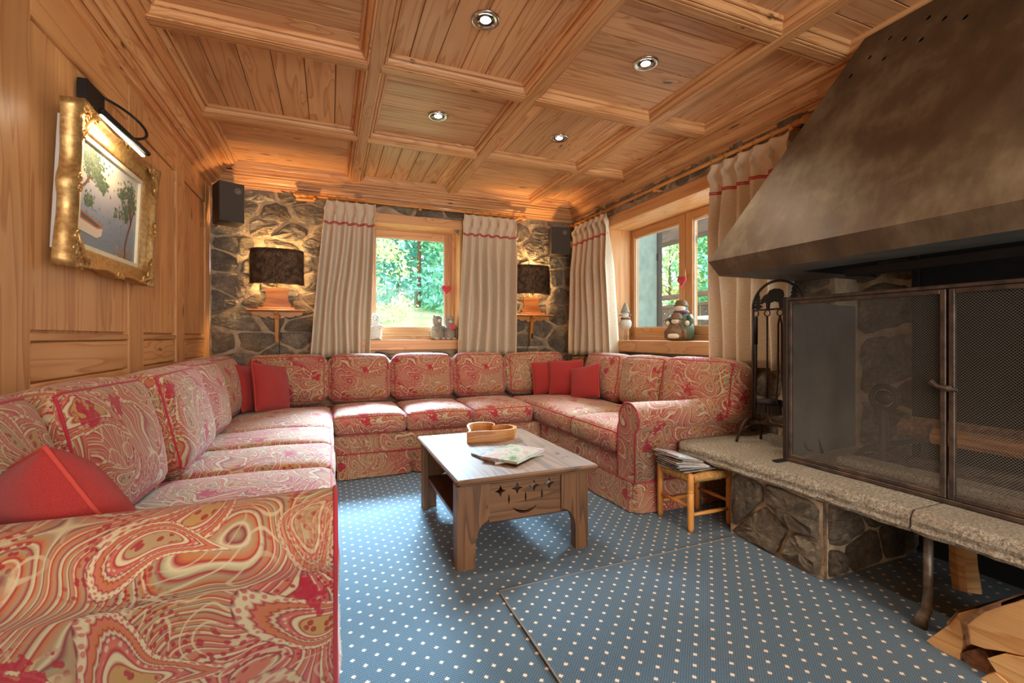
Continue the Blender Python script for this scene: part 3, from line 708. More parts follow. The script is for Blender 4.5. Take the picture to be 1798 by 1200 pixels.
# ================================================================== SOFAS
def cushion_map(w, d, h, r, crown, side, seed, wob=0.006):
    hf = (w / 2, d / 2, h / 2); r = min(r, hf[0] * 0.99, hf[1] * 0.99, hf[2] * 0.99)
    def fn(p):
        q = [p[i] * hf[i] for i in range(3)]; c = [max(-(hf[i] - r), min(hf[i] - r, q[i])) for i in range(3)]
        dl = Vector([q[i] - c[i] for i in range(3)])
        v = Vector(c) + (dl.normalized() * r if dl.length > 1e-9 else dl)
        e = [1 - p[i] ** 2 for i in range(3)]
        v += Vector((side * p[0] * e[1] ** 0.6 * e[2] if e[1] > 0 else 0, side * p[1] * (e[0] ** 0.6 if e[0] > 0 else 0) * e[2], 0))
        v.z += crown * p[2] * (max(0, e[0]) ** 0.6) * (max(0, e[1]) ** 0.6)
        nz = mnoise.noise_vector(v * 5.0 + Vector((seed * 3.1, seed, 0)))
        return v + nz * wob
    return fn
def cushion_mb(fn, n):
    mb = MB(); idx = {}
    def vid(p):
        k = tuple(round(x, 5) for x in p)
        if k not in idx: idx[k] = len(mb.v); mb.v.append(fn(p))
        return idx[k]
    ts = lambda m: [math.sin((i / m - 0.5) * PI) for i in range(m + 1)]
    for ax in range(3):
        o = [i for i in range(3) if i != ax]; A, B = ts(n[o[0]]), ts(n[o[1]])
        for sg in (-1, 1):
            for i in range(n[o[0]]):
                for j in range(n[o[1]]):
                    f = []
                    for a, b in ((A[i], B[j]), (A[i + 1], B[j]), (A[i + 1], B[j + 1]), (A[i], B[j + 1])):
                        p = [0, 0, 0]; p[ax] = sg; p[o[0]] = a; p[o[1]] = b; f.append(vid(p))
                    mb.f.append(tuple(f)); mb.mi.append(0)
    return mb
def loop_path(fn, ax, sg, n=10, out=1.0):
    o = [i for i in range(3) if i != ax]; pts = []
    t = [math.sin((i / n - 0.5) * PI) for i in range(n)]
    for a, b in [(x, -1) for x in t] + [(1, x) for x in t] + [(-x, 1) for x in t] + [(-1, -x) for x in t]:
        p = [0, 0, 0]; p[ax] = sg; p[o[0]] = a; p[o[1]] = b; pts.append(fn(p))
    return pts
def cushion(root, name, size, mtx, r=0.035, crown=0.03, side=0.012, seed=0, pipe_ax=2, uvoff=(0, 0), n=None, mat='paisley', pm='piping', pr=0.0048, wob=0.006):
    fn0 = cushion_map(*size, r, crown, side, seed, wob); fn = lambda p: mtx @ fn0(p)
    base = cushion_mb(fn0, n or (12, 12, 6)); me_off = uvoff
    inv = ROOT[root].inverted()
    me = mesh_from(name, base, None, True, uvoff=me_off, fix=True)
    me.transform(inv @ mtx)
    o = link(name, me, mat, root)
    pp = MB()
    for sg in (-1, 1): pp.tube(loop_path(fn, pipe_ax, sg, 12), pr, 6, closed=True)
    part('piping', pp, pm, o, smooth=True)
    return o
def TR(x, y, z, rx=0, ry=0, rz=0): return Matrix.Translation((x, y, z)) @ Matrix.Rotation(rz, 4, 'Z') @ Matrix.Rotation(ry, 4, 'Y') @ Matrix.Rotation(rx, 4, 'X')
def seat(root, x0, x1, y0, y1, seed, z0=0.302, h=0.140, off=None):
    cushion(root, 'seat_cushion', (x1 - x0 - 0.004, y1 - y0 - 0.004, h), TR((x0 + x1) / 2, (y0 + y1) / 2, z0 + h / 2), 0.04, 0.032, 0.010, seed, 2, off or (seed * 0.37, seed * 0.21))
def back_cush(root, c, w, t, h, face, seed, lean=0.16, rz=0.0, z0=0.455, dip=None):
    """face: angle of the outward normal of the front (radians, 0 = +X)."""
    m = Matrix.Translation((c[0], c[1], z0)) @ Matrix.Rotation(face + rz - PI / 2, 4, 'Z') @ Matrix.Rotation(lean, 4, 'X').inverted() @ Matrix.Translation((0, 0, h / 2))
    m = Matrix.Translation((c[0], c[1], z0)) @ Matrix.Rotation(face + rz + PI / 2, 4, 'Z') @ Matrix.Rotation(-lean, 4, 'X') @ Matrix.Translation((0, 0, h / 2))
    cushion(root, 'back_cushion', (w - 0.022, t, h), m, 0.055, 0.018, 0.034, seed, 1, (seed * 0.31, seed * 0.17), n=(12, 6, 10))
def skirt(root, pts, z1=0.178, z0=0.008, pleats=()):
    """pts: polyline in plan (x,y); outward is to the right of travel."""
    seg = [(Vector(a), Vector(b)) for a, b in zip(pts, pts[1:])]; row = []
    for a, b in seg:
        L = (b - a).length; n = max(4, int(L / 0.02)); t = (b - a).normalized(); nr = Vector((t.y, -t.x))
        for i in range(n + 1): row.append((a + t * (L * i / n), nr, i / n * L))
    mb = MB(); m = 5; dist = 0.0; prev = None; W = len(row); vs = []
    ds = []
    for p, nr, _ in row:
        if prev is not None: dist += (p - prev).length
        prev = p; ds.append(dist)
    for k in range(m + 1):
        z = z1 + (z0 - z1) * k / m; f = k / m
        for (p, nr, _), d in zip(row, ds):
            off = f * (0.014 + 0.006 * math.sin(d * 9.0) + 0.003 * math.sin(d * 23.0))
            for q in pleats:
                e = abs(d - q)
                if e < 0.03: off -= (0.05 * f + 0.006) * (1 - e / 0.03)
            vs.append((p.x + nr.x * off, p.y + nr.y * off, z))
    mb.add(vs, [(k * W + i, k * W + i + 1, (k + 1) * W + i + 1, (k + 1) * W + i) for k in range(m) for i in range(W - 1)])
    o = part('skirt', mb, 'paisley', root, smooth=False, fix=False, uvoff=(0.1, 0.33))
    so = o.modifiers.new('thickness', 'SOLIDIFY'); so.thickness = 0.006; so.offset = 0
    part('piping', MB().tube([(p.x + nr.x * 0.004, p.y + nr.y * 0.004, z1) for p, nr, _ in row], 0.0045, 6), 'piping', o, smooth=True)
def roll_arm(root, name, x0, x1, y0, y1, ztop, r, outer, zb=0.178, front=0):
    """arm running along X; outer = -1 when the outer face is at y0. front: x of the finished end."""
    yo, yi = (y0, y1); R_ = r; cy = yo + R_ * 0.92; cz = ztop - R_
    pr = [(yo + 0.03, zb), (yo + 0.03, cz - R_ * 0.75), (yo + 0.016, cz - R_ * 0.6)]
    pr += [(cy + R_ * math.cos(a), cz + R_ * math.sin(a)) for a in [PI * 1.12 - (PI * 1.12 + 0.25) * i / 16 for i in range(17)]]
    pr += [(yi, cz - R_ * 0.7), (yi, zb)]
    mb = MB(); n = len(pr); S = 14; vs = []
    for i in range(S + 1):
        f = i / S; x = x0 + (x1 - x0) * f
        for q, (y, z) in enumerate(pr):
            w = mnoise.noise(Vector((x * 4, y * 4, z * 4))) * 0.006
            vs.append((x, y + w, z + (w if z > zb + 0.02 else 0)))
    fs = [(i * n + k, i * n + (k + 1) % n, (i + 1) * n + (k + 1) % n, (i + 1) * n + k) for i in range(S) for k in range(n)]
    arc_ = [0.0]
    for k in range(1, n): arc_.append(arc_[-1] + math.dist(pr[k], pr[k - 1]))
    uvs = [(v[0] + 0.53, 0.9 - arc_[i % n]) for i, v in enumerate(vs)]
    for e_ in (0, S): uvs += [(pr[k][0] + 0.2, pr[k][1] + 0.3) for k in range(n)]
    N0 = len(vs); fs += [tuple(N0 + k for k in range(n)), tuple(N0 + n + k for k in range(n))[::-1]]
    mb.add(vs + vs[:n] + vs[S * n:S * n + n], fs); o = part(name, mb, 'paisley', root, smooth=False, uvs=uvs)
    for p in o.data.polygons: p.use_smooth = len(p.vertices) == 4
    e = 0 if front == 0 else S
    part('piping', MB().tube([vs[e * n + k] for k in range(n)], 0.005, 6), 'piping', o, smooth=True)
    return o
FX = 0.008
s1 = thing('sofa_section', 'long paisley sofa section along the panelled wall with the nearest armrest', 'sofa', (-0.45, 2.4, 0), group='paisley sofa sections')
part('base', MB().box(-0.77, FX, 1.05, 4.21, 0.06, 0.300, 0.02), 'paisley', s1, uvoff=(0.2, 0.4))
part('back_frame', MB().box(-0.915, -0.78, 0.995, 4.36, 0.06, 0.70, 0.04), 'paisley', s1)
roll_arm(s1, 'arm', -0.90, FX + 0.004, 0.965, 1.14, 0.675, 0.088, -1, front=1)
skirt(s1, [(-0.9, 0.985), (FX + 0.006, 0.985), (FX + 0.006, 3.36)], pleats=(0.905, 1.75, 2.5))
for i, (a, b) in enumerate([(1.13, 1.625), (1.625, 2.13), (2.13, 2.60), (2.60, 3.06), (3.06, 3.95)]):
    seat(s1, -0.64, FX + 0.012, a, b, i + 1)
for i, (a, b, fx, t, rz) in enumerate([(0.98, 1.50, -0.73, 0.22, 0.05), (1.50, 2.04, -0.70, 0.22, -0.06), (2.06, 2.64, -0.66, 0.22, 0.0), (2.66, 3.18, -0.69, 0.20, -0.09), (3.20, 3.84, -0.72, 0.20, -0.10)]):
    back_cush(s1, (fx + 0.05, (a + b) / 2), b - a, t, 0.40, 0.0, i + 2, lean=0.22, rz=rz)
s2 = thing('sofa_section', 'middle paisley sofa section beneath the back window', 'sofa', (0.78, 3.9, 0), group='paisley sofa sections')
part('base', MB().box(FX + 0.01, 2.34, 3.40, 4.215, 0.06, 0.300, 0.02), 'paisley', s2, uvoff=(0.6, 0.2))
part('back_frame', MB().box(-0.77, 2.34, 4.22, 4.36, 0.06, 0.70, 0.04), 'paisley', s2)
skirt(s2, [(0.05, 3.385), (1.58, 3.385)], pleats=(0.52, 1.04))
for i, (a, b) in enumerate([(0.022, 0.53), (0.53, 1.045), (1.045, 1.56)]): seat(s2, a, b, 3.395, 4.04, i + 3, off=(0.1 + i * 0.03, 0.2))
for i, (a, b) in enumerate([(-0.60, -0.012), (-0.008, 0.49), (0.50, 1.045), (1.055, 1.56), (1.58, 2.20)]):
    back_cush(s2, ((a + b) / 2, 4.09), b - a, 0.19, 0.385, -PI / 2, i + 4 if i in (0, 4) else 5 + i % 2 * 0.05, lean=0.16, rz=0.0)
s3 = thing('sofa_section', 'right paisley sofa section with a rolled arm beside the stone hearth', 'sofa', (2.05, 2.9, 0), group='paisley sofa sections')
part('base', MB().box(1.605, 2.40, 2.13, 3.385, 0.06, 0.300, 0.02), 'paisley', s3, uvoff=(0.3, 0.1))
part('back_frame', MB().box(2.35, 2.47, 2.13, 4.20, 0.06, 0.68, 0.05), 'paisley', s3)
roll_arm(s3, 'arm', 1.588, 2.44, 2.085, 2.275, 0.622, 0.092, -1, front=0)
skirt(s3, [(1.592, 3.36), (1.592, 2.115), (2.44, 2.115)], pleats=(1.24,))
seat(s3, 1.575, 2.24, 2.28, 2.845, 6); seat(s3, 1.575, 2.24, 2.845, 4.0, 8)
for i, (a, b, z0, rz) in enumerate([(2.03, 2.62, 0.485, 0.05), (2.63, 3.15, 0.455, 0.0), (3.16, 3.74, 0.455, -0.02)]):
    back_cush(s3, (2.27, (a + b) / 2), b - a, 0.20, 0.365 if i == 0 else 0.39, PI, i + 7, lean=0.18, rz=rz, z0=z0)

def pillow(label, loc, rot, s=0.36, t=0.13, group=None, seed=1):
    root = thing('throw_pillow', label, 'pillow', loc, rot, group)
    mb = MB(); n = 14; idx = {}
    def fn(a, b, sg):
        e = (1 - a * a) * (1 - b * b); k = max(0.0, e) ** 0.42
        pin = 1 - 0.05 * (1 - abs(a)) ** 1.0 * abs(b) ** 6 - 0.0
        pin2 = 1 - 0.05 * (1 - abs(b)) ** 1.0 * abs(a) ** 6
        w = mnoise.noise(Vector((a * 2 + seed, b * 2, sg))) * 0.012
        return Vector((a * s / 2 * pin2, sg * k * t / 2 + w * k, b * s / 2 * pin + s / 2))
    for sg in (-1, 1):
        mb.grid(lambda u, v: fn(math.sin((u - 0.5) * PI), math.sin((v - 0.5) * PI), sg), n, n)
    bm_me = mesh_from('cover', mb, None, True)
    bm = bmesh.new(); bm.from_mesh(bm_me); bmesh.ops.remove_doubles(bm, verts=bm.verts, dist=0.0006); bmesh.ops.recalc_face_normals(bm, faces=bm.faces); bm.to_mesh(bm_me); bm.free()
    link('cover', bm_me, 'pillow_red', root)
    ring = []
    ts = [math.sin((i / 10 - 0.5) * PI) for i in range(10)]
    for a, b in [(x, -1) for x in ts] + [(1, x) for x in ts] + [(-x, 1) for x in ts] + [(-1, -x) for x in ts]: ring.append(fn(a, b, 0))
    local('piping', MB().tube(ring, 0.0045, 6, closed=True), 'pillow_seam', root, smooth=True)
    return root
G = 'red throw pillows on the sofa'
pillow('large rust red pillow slumped beside the nearest armrest', (-0.425, 1.25, 0.43), (-0.42, 0.30, math.radians(132)), 0.36, 0.19, G, 1)
pillow('red pillow leaning in the panelled corner, behind its twin', (-0.50, 3.78, 0.462), (-0.22, 0.10, math.radians(70)), 0.335, 0.12, G, 2)
pillow('red pillow leaning in front of its twin by the panelled corner', (-0.375, 3.72, 0.462), (-0.24, 0.16, math.radians(56)), 0.345, 0.12, G, 3)
pillow('dark red pillow deepest in the sofa corner near the side window', (1.93, 3.86, 0.468), (-0.2, -0.05, math.radians(-12)), 0.30, 0.11, G, 4)
pillow('red pillow in the middle of three near the side window', (2.02, 3.70, 0.468), (-0.2, -0.05, math.radians(-38)), 0.32, 0.11, G, 5)
pillow('red pillow in front of three, tilted, near the side window', (2.05, 3.42, 0.462), (-0.30, -0.22, math.radians(-66)), 0.30, 0.11, G, 6)

# ================================================================== COFFEE TABLE
tb = thing('coffee_table', 'low rustic wooden coffee table with pierced star apron', 'table', (0.84, 2.3, 0))
TX0, TX1, TY0, TY1 = 0.495, 1.187, 1.858, 2.79
top = MB().box(TX0, TX1, TY0, TY1, 0.372, 0.395, 0.007); part('table_top', top, 'old_wood', tb, grain='y')
edge = MB().box(TX0 + 0.018, TX1 - 0.018, TY0 + 0.018, TY1 - 0.018, 0.360, 0.372, 0.003); part('top_moulding', edge, 'old_wood', tb, grain='x')
def leg_poly(x0, x1, foot):
    """front outline of a corner leg; the foot side stays straight, the inner side curves."""
    if foot > 0: return [(x0, 0.0), (x0 + 0.082, 0.0)] + [(x0 + 0.082 + (x1 - x0 - 0.082) * (1 - math.cos(a)), 0.10 + 0.10 * math.sin(a)) for a in [PI / 2 * i / 8 for i in range(9)]] + [(x1, 0.36), (x0, 0.36)]
    return [(x1, 0.0), (x1, 0.36), (x0, 0.36)] + [(x1 - 0.066 - (x1 - x0 - 0.066) * (1 - math.cos(a)), 0.10 + 0.10 * math.sin(a)) for a in [PI / 2 * (8 - i) / 8 for i in range(9)]] + [(x1 - 0.066, 0.0)]
def star(cx, cz, r):
    pts = []
    for i in range(16):
        a = PI / 2 * i / 4; k = [1.0, 0.52, 0.40, 0.52][i % 4]; pts.append((cx + r * k * math.cos(a), cz + r * k * math.sin(a)))
    return pts
def lens(cx, cz, w, h): return [(cx, cz - h), (cx + w, cz), (cx, cz + h), (cx - w, cz)]
smile = [(0.760, 0.236), (0.79, 0.222), (0.825, 0.216), (0.86, 0.222), (0.885, 0.236), (0.868, 0.218), (0.846, 0.206), (0.825, 0.203), (0.80, 0.206), (0.778, 0.218)]
holes = [star(0.705, 0.316, 0.028), star(0.785, 0.320, 0.028), star(0.868, 0.322, 0.028), star(0.945, 0.324, 0.028), lens(0.745, 0.275, 0.005, 0.026), lens(0.826, 0.276, 0.005, 0.026), lens(0.908, 0.280, 0.005, 0.026), smile]
for y0 in (1.884, 2.66):
    part('leg', MB().prism(leg_poly(0.505, 0.652, 1), y0, y0 + 0.048, 'xz'), 'old_wood', tb, grain='z')
    part('leg', MB().prism(leg_poly(1.003, 1.145, -1), y0, y0 + 0.048, 'xz'), 'old_wood', tb, grain='z')
    part('apron', MB().prism([(0.652, 0.186), (1.003, 0.186), (1.003, 0.36), (0.652, 0.36)], y0 + 0.012, y0 + 0.034, 'xz', holes), 'old_wood', tb, grain='x')
part('shelf', MB().box(0.53, 1.12, 1.93, 2.66, 0.165, 0.187, 0.003), 'shelf_wood', tb, grain='y')
for x0 in (0.507, 1.118):
    for ya, yb in ((1.932, 1.965), (2.625, 2.66)): part('leg_cheek', MB().box(x0, x0 + 0.025, ya, yb, 0.0, 0.36, 0.002), 'old_wood', tb, grain='z')

# heart bowl
def heart(t):
    x = 16 * math.sin(t) ** 3; y = 13 * math.cos(t) - 5 * math.cos(2 * t) - 2 * math.cos(3 * t) - math.cos(4 * t)
    return x / 16, (y + 17) / 29
hb = thing('heart_bowl', 'heart shaped wooden tray bowl on the coffee table', 'bowl', (0.725, 2.50, 0.395), (0, 0, math.radians(-56)))
hp = [heart(-PI + 2 * PI * i / 48) for i in range(48)]
out_ = [(x * 0.165, y * 0.33) for x, y in hp]; cy_ = 0.18
inn = [(x * 0.88, cy_ + (y - cy_) * 0.88) for x, y in out_]
local('rim', MB().prism(out_, 0.0, 0.062, 'xy', [inn]), 'bowl_wood', hb, grain='x')
local('floor_board', MB().prism([(x * 0.995, cy_ + (y - cy_) * 0.995) for x, y in inn], 0.002, 0.014, 'xy'), 'bowl_wood', hb, grain='x')
local('inner_ring', MB().tube([(0.075 * math.cos(a), cy_ + 0.02 + 0.075 * math.sin(a), 0.016) for a in [2 * PI * i / 28 for i in range(28)]], 0.004, 6, closed=True), 'bowl_wood', hb, smooth=True)

def magazine(label, loc, rz, w, d, h, cover, group, rx=0.0, ry=0.0, name='magazine', cat='magazine'):
    m = thing(name, label, cat, loc, (rx, ry, rz), group)
    local('pages', MB().box(-w / 2 + 0.002, w / 2 - 0.002, -d / 2 + 0.002, d / 2 - 0.002, 0.0012, h - 0.0012), 'paper_white', m)
    cv = MB().box(-w / 2, w / 2, -d / 2, d / 2, h - 0.0012, h).box(-w / 2, w / 2, -d / 2, d / 2, 0, 0.0012).box(-w / 2, -w / 2 + 0.0012, -d / 2, d / 2, 0, h)
    local('cover', cv, cover, m); return m
magazine('pale magazine lying underneath on the coffee table', (0.845, 2.17, 0.3955), math.radians(14), 0.30, 0.22, 0.012, 'cover_grey', 'magazines on the coffee table')
magazine('glossy magazine with a garden picture on top on the coffee table', (0.86, 2.125, 0.408), math.radians(38), 0.29, 0.205, 0.012, 'cover_garden', 'magazines on the coffee table')

# ================================================================== STOOL AND PAPERS
st = thing('rush_stool', 'small wooden stool with woven rush seat under the hearth slab', 'stool', (1.86, 1.95, 0))
SX0, SX1, SY0, SY1 = 1.722, 1.985, 1.832, 2.062
for lx, ly in ((SX0, SY0), (SX0, SY1), (SX1, SY0), (SX1, SY1)):
    prof = [(0.0135, 0), (0.0155, 0.02), (0.0165, 0.12), (0.0165, 0.196), (0.0145, 0.199), (0.0165, 0.203), (0.0165, 0.209), (0.0145, 0.212), (0.0165, 0.216), (0.0165, 0.288), (0.012, 0.296)]
    part('leg', MB().lathe(prof, (lx, ly, 0), 14), 'honey_wood', st, grain='z', smooth=True)
for z, pairs in ((0.125, ((SX0, SY0, SX0, SY1), (SX1, SY0, SX1, SY1))), (0.085, ((SX0, SY0, SX1, SY0), (SX0, SY1, SX1, SY1)))):
    for xa, ya, xb, yb in pairs: part('rung', MB().tube([(xa, ya, z), ((xa + xb) / 2, (ya + yb) / 2, z), (xb, yb, z)], [0.008, 0.011, 0.008], 10), 'honey_wood', st, grain='x', smooth=True)
ctr = Vector(((SX0 + SX1) / 2, (SY0 + SY1) / 2, 0))
rs = MB(); n = 26
for (ax, ay), (bx_, by_) in (((SX0, SY0), (SX1, SY0)), ((SX1, SY0), (SX1, SY1)), ((SX1, SY1), (SX0, SY1)), ((SX0, SY1), (SX0, SY0))):
    for i in range(n):
        f = 0.06 + 0.88 * (i + 0.5) / n; e = Vector((ax + (bx_ - ax) * f, ay + (by_ - ay) * f, 0)); k = 1 - abs(2 * f - 1)
        o_ = (e - ctr); nrm = Vector((0, -1 if ay < ctr.y else 1, 0)) if ay == by_ else Vector((1 if ax > ctr.x else -1, 0, 0))
        inn_ = e - nrm * ((SY1 - SY0) / 2 * max(0.12, k) if ay == by_ else (SX1 - SX0) / 2 * max(0.12, k))
        rs.tube([(inn_.x, inn_.y, 0.281), (e.x + nrm.x * 0.004, e.y + nrm.y * 0.004, 0.286), (e.x + nrm.x * 0.013, e.y + nrm.y * 0.013, 0.270), (e.x + nrm.x * 0.004, e.y + nrm.y * 0.004, 0.252), (inn_.x, inn_.y, 0.262)], 0.0046, 5)
ro = part('rush_seat', rs, 'rush', st, smooth=True); ro['kind'] = 'stuff'
covers = ['cover_dark', 'cover_grey', 'cover_dark', 'cover_blue', 'cover_orange', 'cover_grey', 'cover_dark', 'cover_orange', 'cover_blue']
names = ['lowest dark magazine in the pile on the rush stool', 'pale magazine second from the bottom on the rush stool', 'dark magazine third from the bottom on the rush stool', 'bluish magazine in the lower half of the stool pile', 'orange magazine low in the middle of the stool pile', 'pale magazine in the middle of the stool pile', 'dark magazine in the upper half of the stool pile', 'orange magazine just below the top of the stool pile', 'blue covered magazine topmost on the rush stool']
z = 0.297
for i, (c, l) in enumerate(zip(covers, names)):
    tilt = 0.045 * i
    magazine(l, (1.80 + R.uniform(-0.005, 0.005) - 0.008 * i, 1.955 + R.uniform(-0.012, 0.012), z + 0.5 * 0.20 * math.sin(tilt) * 0.55), R.uniform(-0.12, 0.12), 0.225 - 0.012 * i, 0.19, 0.0055, c, 'magazines piled on the rush stool', 0.0, tilt * 0.6)
    z += 0.0064

# ================================================================== FIREPLACE
HX, HZ0, HZ1 = 1.858, 1.397, 2.452      # hood: lower front edge, its height, its top
HYa, HYb = 1.852, -0.62                 # hood ends at the lower edge
TXh, TYa, TYb = 2.40, 1.40, -0.17       # hood top
hd = thing('fireplace_hood', 'large sloping brown metal fireplace hood with vent holes', 'hood', (2.3, 0.6, HZ0))
ex = Vector((0, -1, 0)); ey = Vector((TXh - HX, 0, HZ1 - HZ0)); SL = ey.length; ey.normalize(); ez = ex.cross(ey)
fm = Matrix.Translation((HX, HYa, HZ0)) @ Matrix(((ex.x, ey.x, ez.x, 0), (ex.y, ey.y, ez.y, 0), (ex.z, ey.z, ez.z, 0), (0, 0, 0, 1)))
poly = [(0, 0), (HYa - HYb, 0), (HYa - TYb, SL), (HYa - TYa, SL)]
def hood_hit(px, py):
    a = (px - 899.0) / F_PX; b = -(py - HORIZON) / F_PX; s, c = math.sin(YAW), math.cos(YAW)
    d = Vector((s + a * c, c - a * s, b)); o = Vector((0, 0, 1.0)); t = (Vector((HX, HYa, HZ0)) - o).dot(ez) / d.dot(ez)
    q = fm.inverted() @ (o + d * t); return q.x, q.y
vent = []
for zx, zy in ((1288, 92), (1373, 95), (1482, 90), (1085, 200), (1162, 203), (1250, 208), (978, 302), (1053, 308), (878, 400)):
    cx, cy = hood_hit(1200 + zx / 3, zy / 3)
    left = (HYa - TYa) * cy / SL
    cx = max(cx, left + 0.02)
    if 0.02 < cy < SL - 0.02: vent.append([(cx + 0.0115 * math.cos(2 * PI * i / 12), cy + 0.0115 * math.sin(2 * PI * i / 12)) for i in range(12)])
part('front_panel', MB().prism(poly, -0.006, 0.0, 'xy', vent).xf(fm), 'hood_metal', hd)
back = MB().prism(poly, -0.03, -0.028, 'xy').xf(fm); part('inner_liner', back, 'soot', hd)
for y0, y1 in ((HYa, TYa), (HYb, TYb)):
    s = 1 if y0 > 0 else -1
    part('side_panel', MB().add([(HX, y0, HZ0), (XF - 0.02, y0, HZ0), (XF - 0.02, y1, HZ1), (TXh, y1, HZ1), (HX + 0.01, y0 - s * 0.008, HZ0), (XF - 0.02, y0 - s * 0.008, HZ0), (XF - 0.02, y1 - s * 0.008, HZ1), (TXh + 0.01, y1 - s * 0.008, HZ1)], [(0, 1, 2, 3), (7, 6, 5, 4), (0, 4, 5, 1), (1, 5, 6, 2), (2, 6, 7, 3), (3, 7, 4, 0)]), 'hood_metal', hd)
ZR = 1.318; I1 = 0.038
def ring(z0, a, z1, b, mb, cap=True):
    o = [(HX + a, HYa - a, z0), (XF - 0.02, HYa - a, z0), (XF - 0.02, HYb + a, z0), (HX + a, HYb + a, z0)]
    q = [(HX + b, HYa - b, z1), (XF - 0.02, HYa - b, z1), (XF - 0.02, HYb + b, z1), (HX + b, HYb + b, z1)]
    return mb.add(o + q, [(0, 3, 7, 4), (0, 1, 5, 4), (3, 2, 6, 7)])
part('rim', ring(HZ0, 0.0, ZR, I1, MB()), 'hood_metal', hd)
part('underside', ring(ZR, I1, ZR + 0.005, 0.30, MB()), 'sheet_metal', hd)
part('inner_skirt', ring(ZR + 0.005, 0.30, 1.42, 0.302, MB()), 'soot', hd)
part('lintel_bar', MB().box(2.17, 2.21, HYb + 0.2, 1.36, 1.272, 1.312, 0.004), 'iron_dark', hd)
part('damper_plate', MB().box(2.24, 2.75, HYb + 0.2, 1.55, 1.40, 1.41), 'soot', hd)

ht = thing('hearth', 'thick rough granite hearth slab on a stone pier and iron post', 'hearth', (2.2, 0.9, 0))
def slab(y0, y1, round_end, seed):
    mb = MB(); n = int((y1 - y0) / 0.03); rng = random.Random(seed); vs = []
    secs = []
    for i in range(n + 1):
        y = y0 + (y1 - y0) * i / n; e = 0.0
        if round_end and y1 - y < 0.06: e = 0.06 - math.sqrt(max(0, 0.06 ** 2 - (0.06 - (y1 - y)) ** 2))
        sec = []
        for dx, z in ((0.016, 0.400), (0.004, 0.394), (-0.004, 0.384), (-0.008, 0.370), (-0.004, 0.354), (-0.010, 0.340), (0.0, 0.326), (0.03, 0.318)):
            w = mnoise.noise(Vector((y * 14, z * 14, seed))) * 0.007 + mnoise.noise(Vector((y * 60, z * 90, seed))) * 0.006
            sec.append((1.868 + e + dx + w, y, z + w * 0.4))
        sec += [(2.54, y, 0.320), (2.54, y, 0.402)]
        k = 6
        topv = [(2.54 + (1.90 - 2.54) * j / k, y, 0.401 + 0.003 * mnoise.noise(Vector((j * 1.3, y * 7, seed)))) for j in range(1, k)]
        secs.append(sec + topv)
    N = len(secs[0]); vs = [p for s in secs for p in s]
    fs = [(i * N + k, i * N + (k + 1) % N, (i + 1) * N + (k + 1) % N, (i + 1) * N + k) for i in range(n) for k in range(N)] + [tuple(range(N)), tuple(n * N + k for k in range(N))[::-1]]
    o = part('slab', mb.add(vs, fs), 'granite', ht, smooth=False); return o
slab(0.955, 2.115, True, 3); slab(-0.6, 0.947, False, 8)
pier = masonry('pier', None, 1.262, 1.755, 0.0, 0.318, None, lambda u, v, h: (1.905 - h + (u - 1.262) * 0.07 - 0.02, u, v), 21, 0.22, 0.15, 0.009, 0.028, 0.55, mat='stone_dark', kind=False, parent=ht)
rngp = random.Random(4)
for poly in cells(1.90, 2.5, 0.0, 0.318, 0.22, 0.15, rngp): stone_piece(pier, poly, lambda u, v, h: (u, 1.262 - h, v), rngp, 0.009, 0.024, 'stone_dark')
part('post', MB().tube([(1.915, 0.925, 0.32), (1.915, 0.925, 0.12), (1.912, 0.928, 0.06), (1.895, 0.935, 0.03), (1.89, 0.94, 0.0)], [0.0135, 0.0135, 0.016, 0.019, 0.024], 12), 'galvanised', ht, smooth=True)
part('hearth_bed', MB().box(2.54, XF - 0.05, -0.6, 1.60, 0.30, 0.398, 0.004), 'granite', ht)
part('recess_back', MB().box(2.55, 2.60, -0.65, 1.262, 0.0, 0.30), 'soot', ht)

fb = tag(part('fireback', MB().box(XF - 0.075, XF - 0.055, -0.2, 1.33, 0.40, 1.62, 0.004).box(XF - 0.085, XF - 0.06, 1.33, 1.36, 0.40, 1.62, 0.003), 'soot'), 'black iron fireback standing against the fireplace wall', 'fireback')

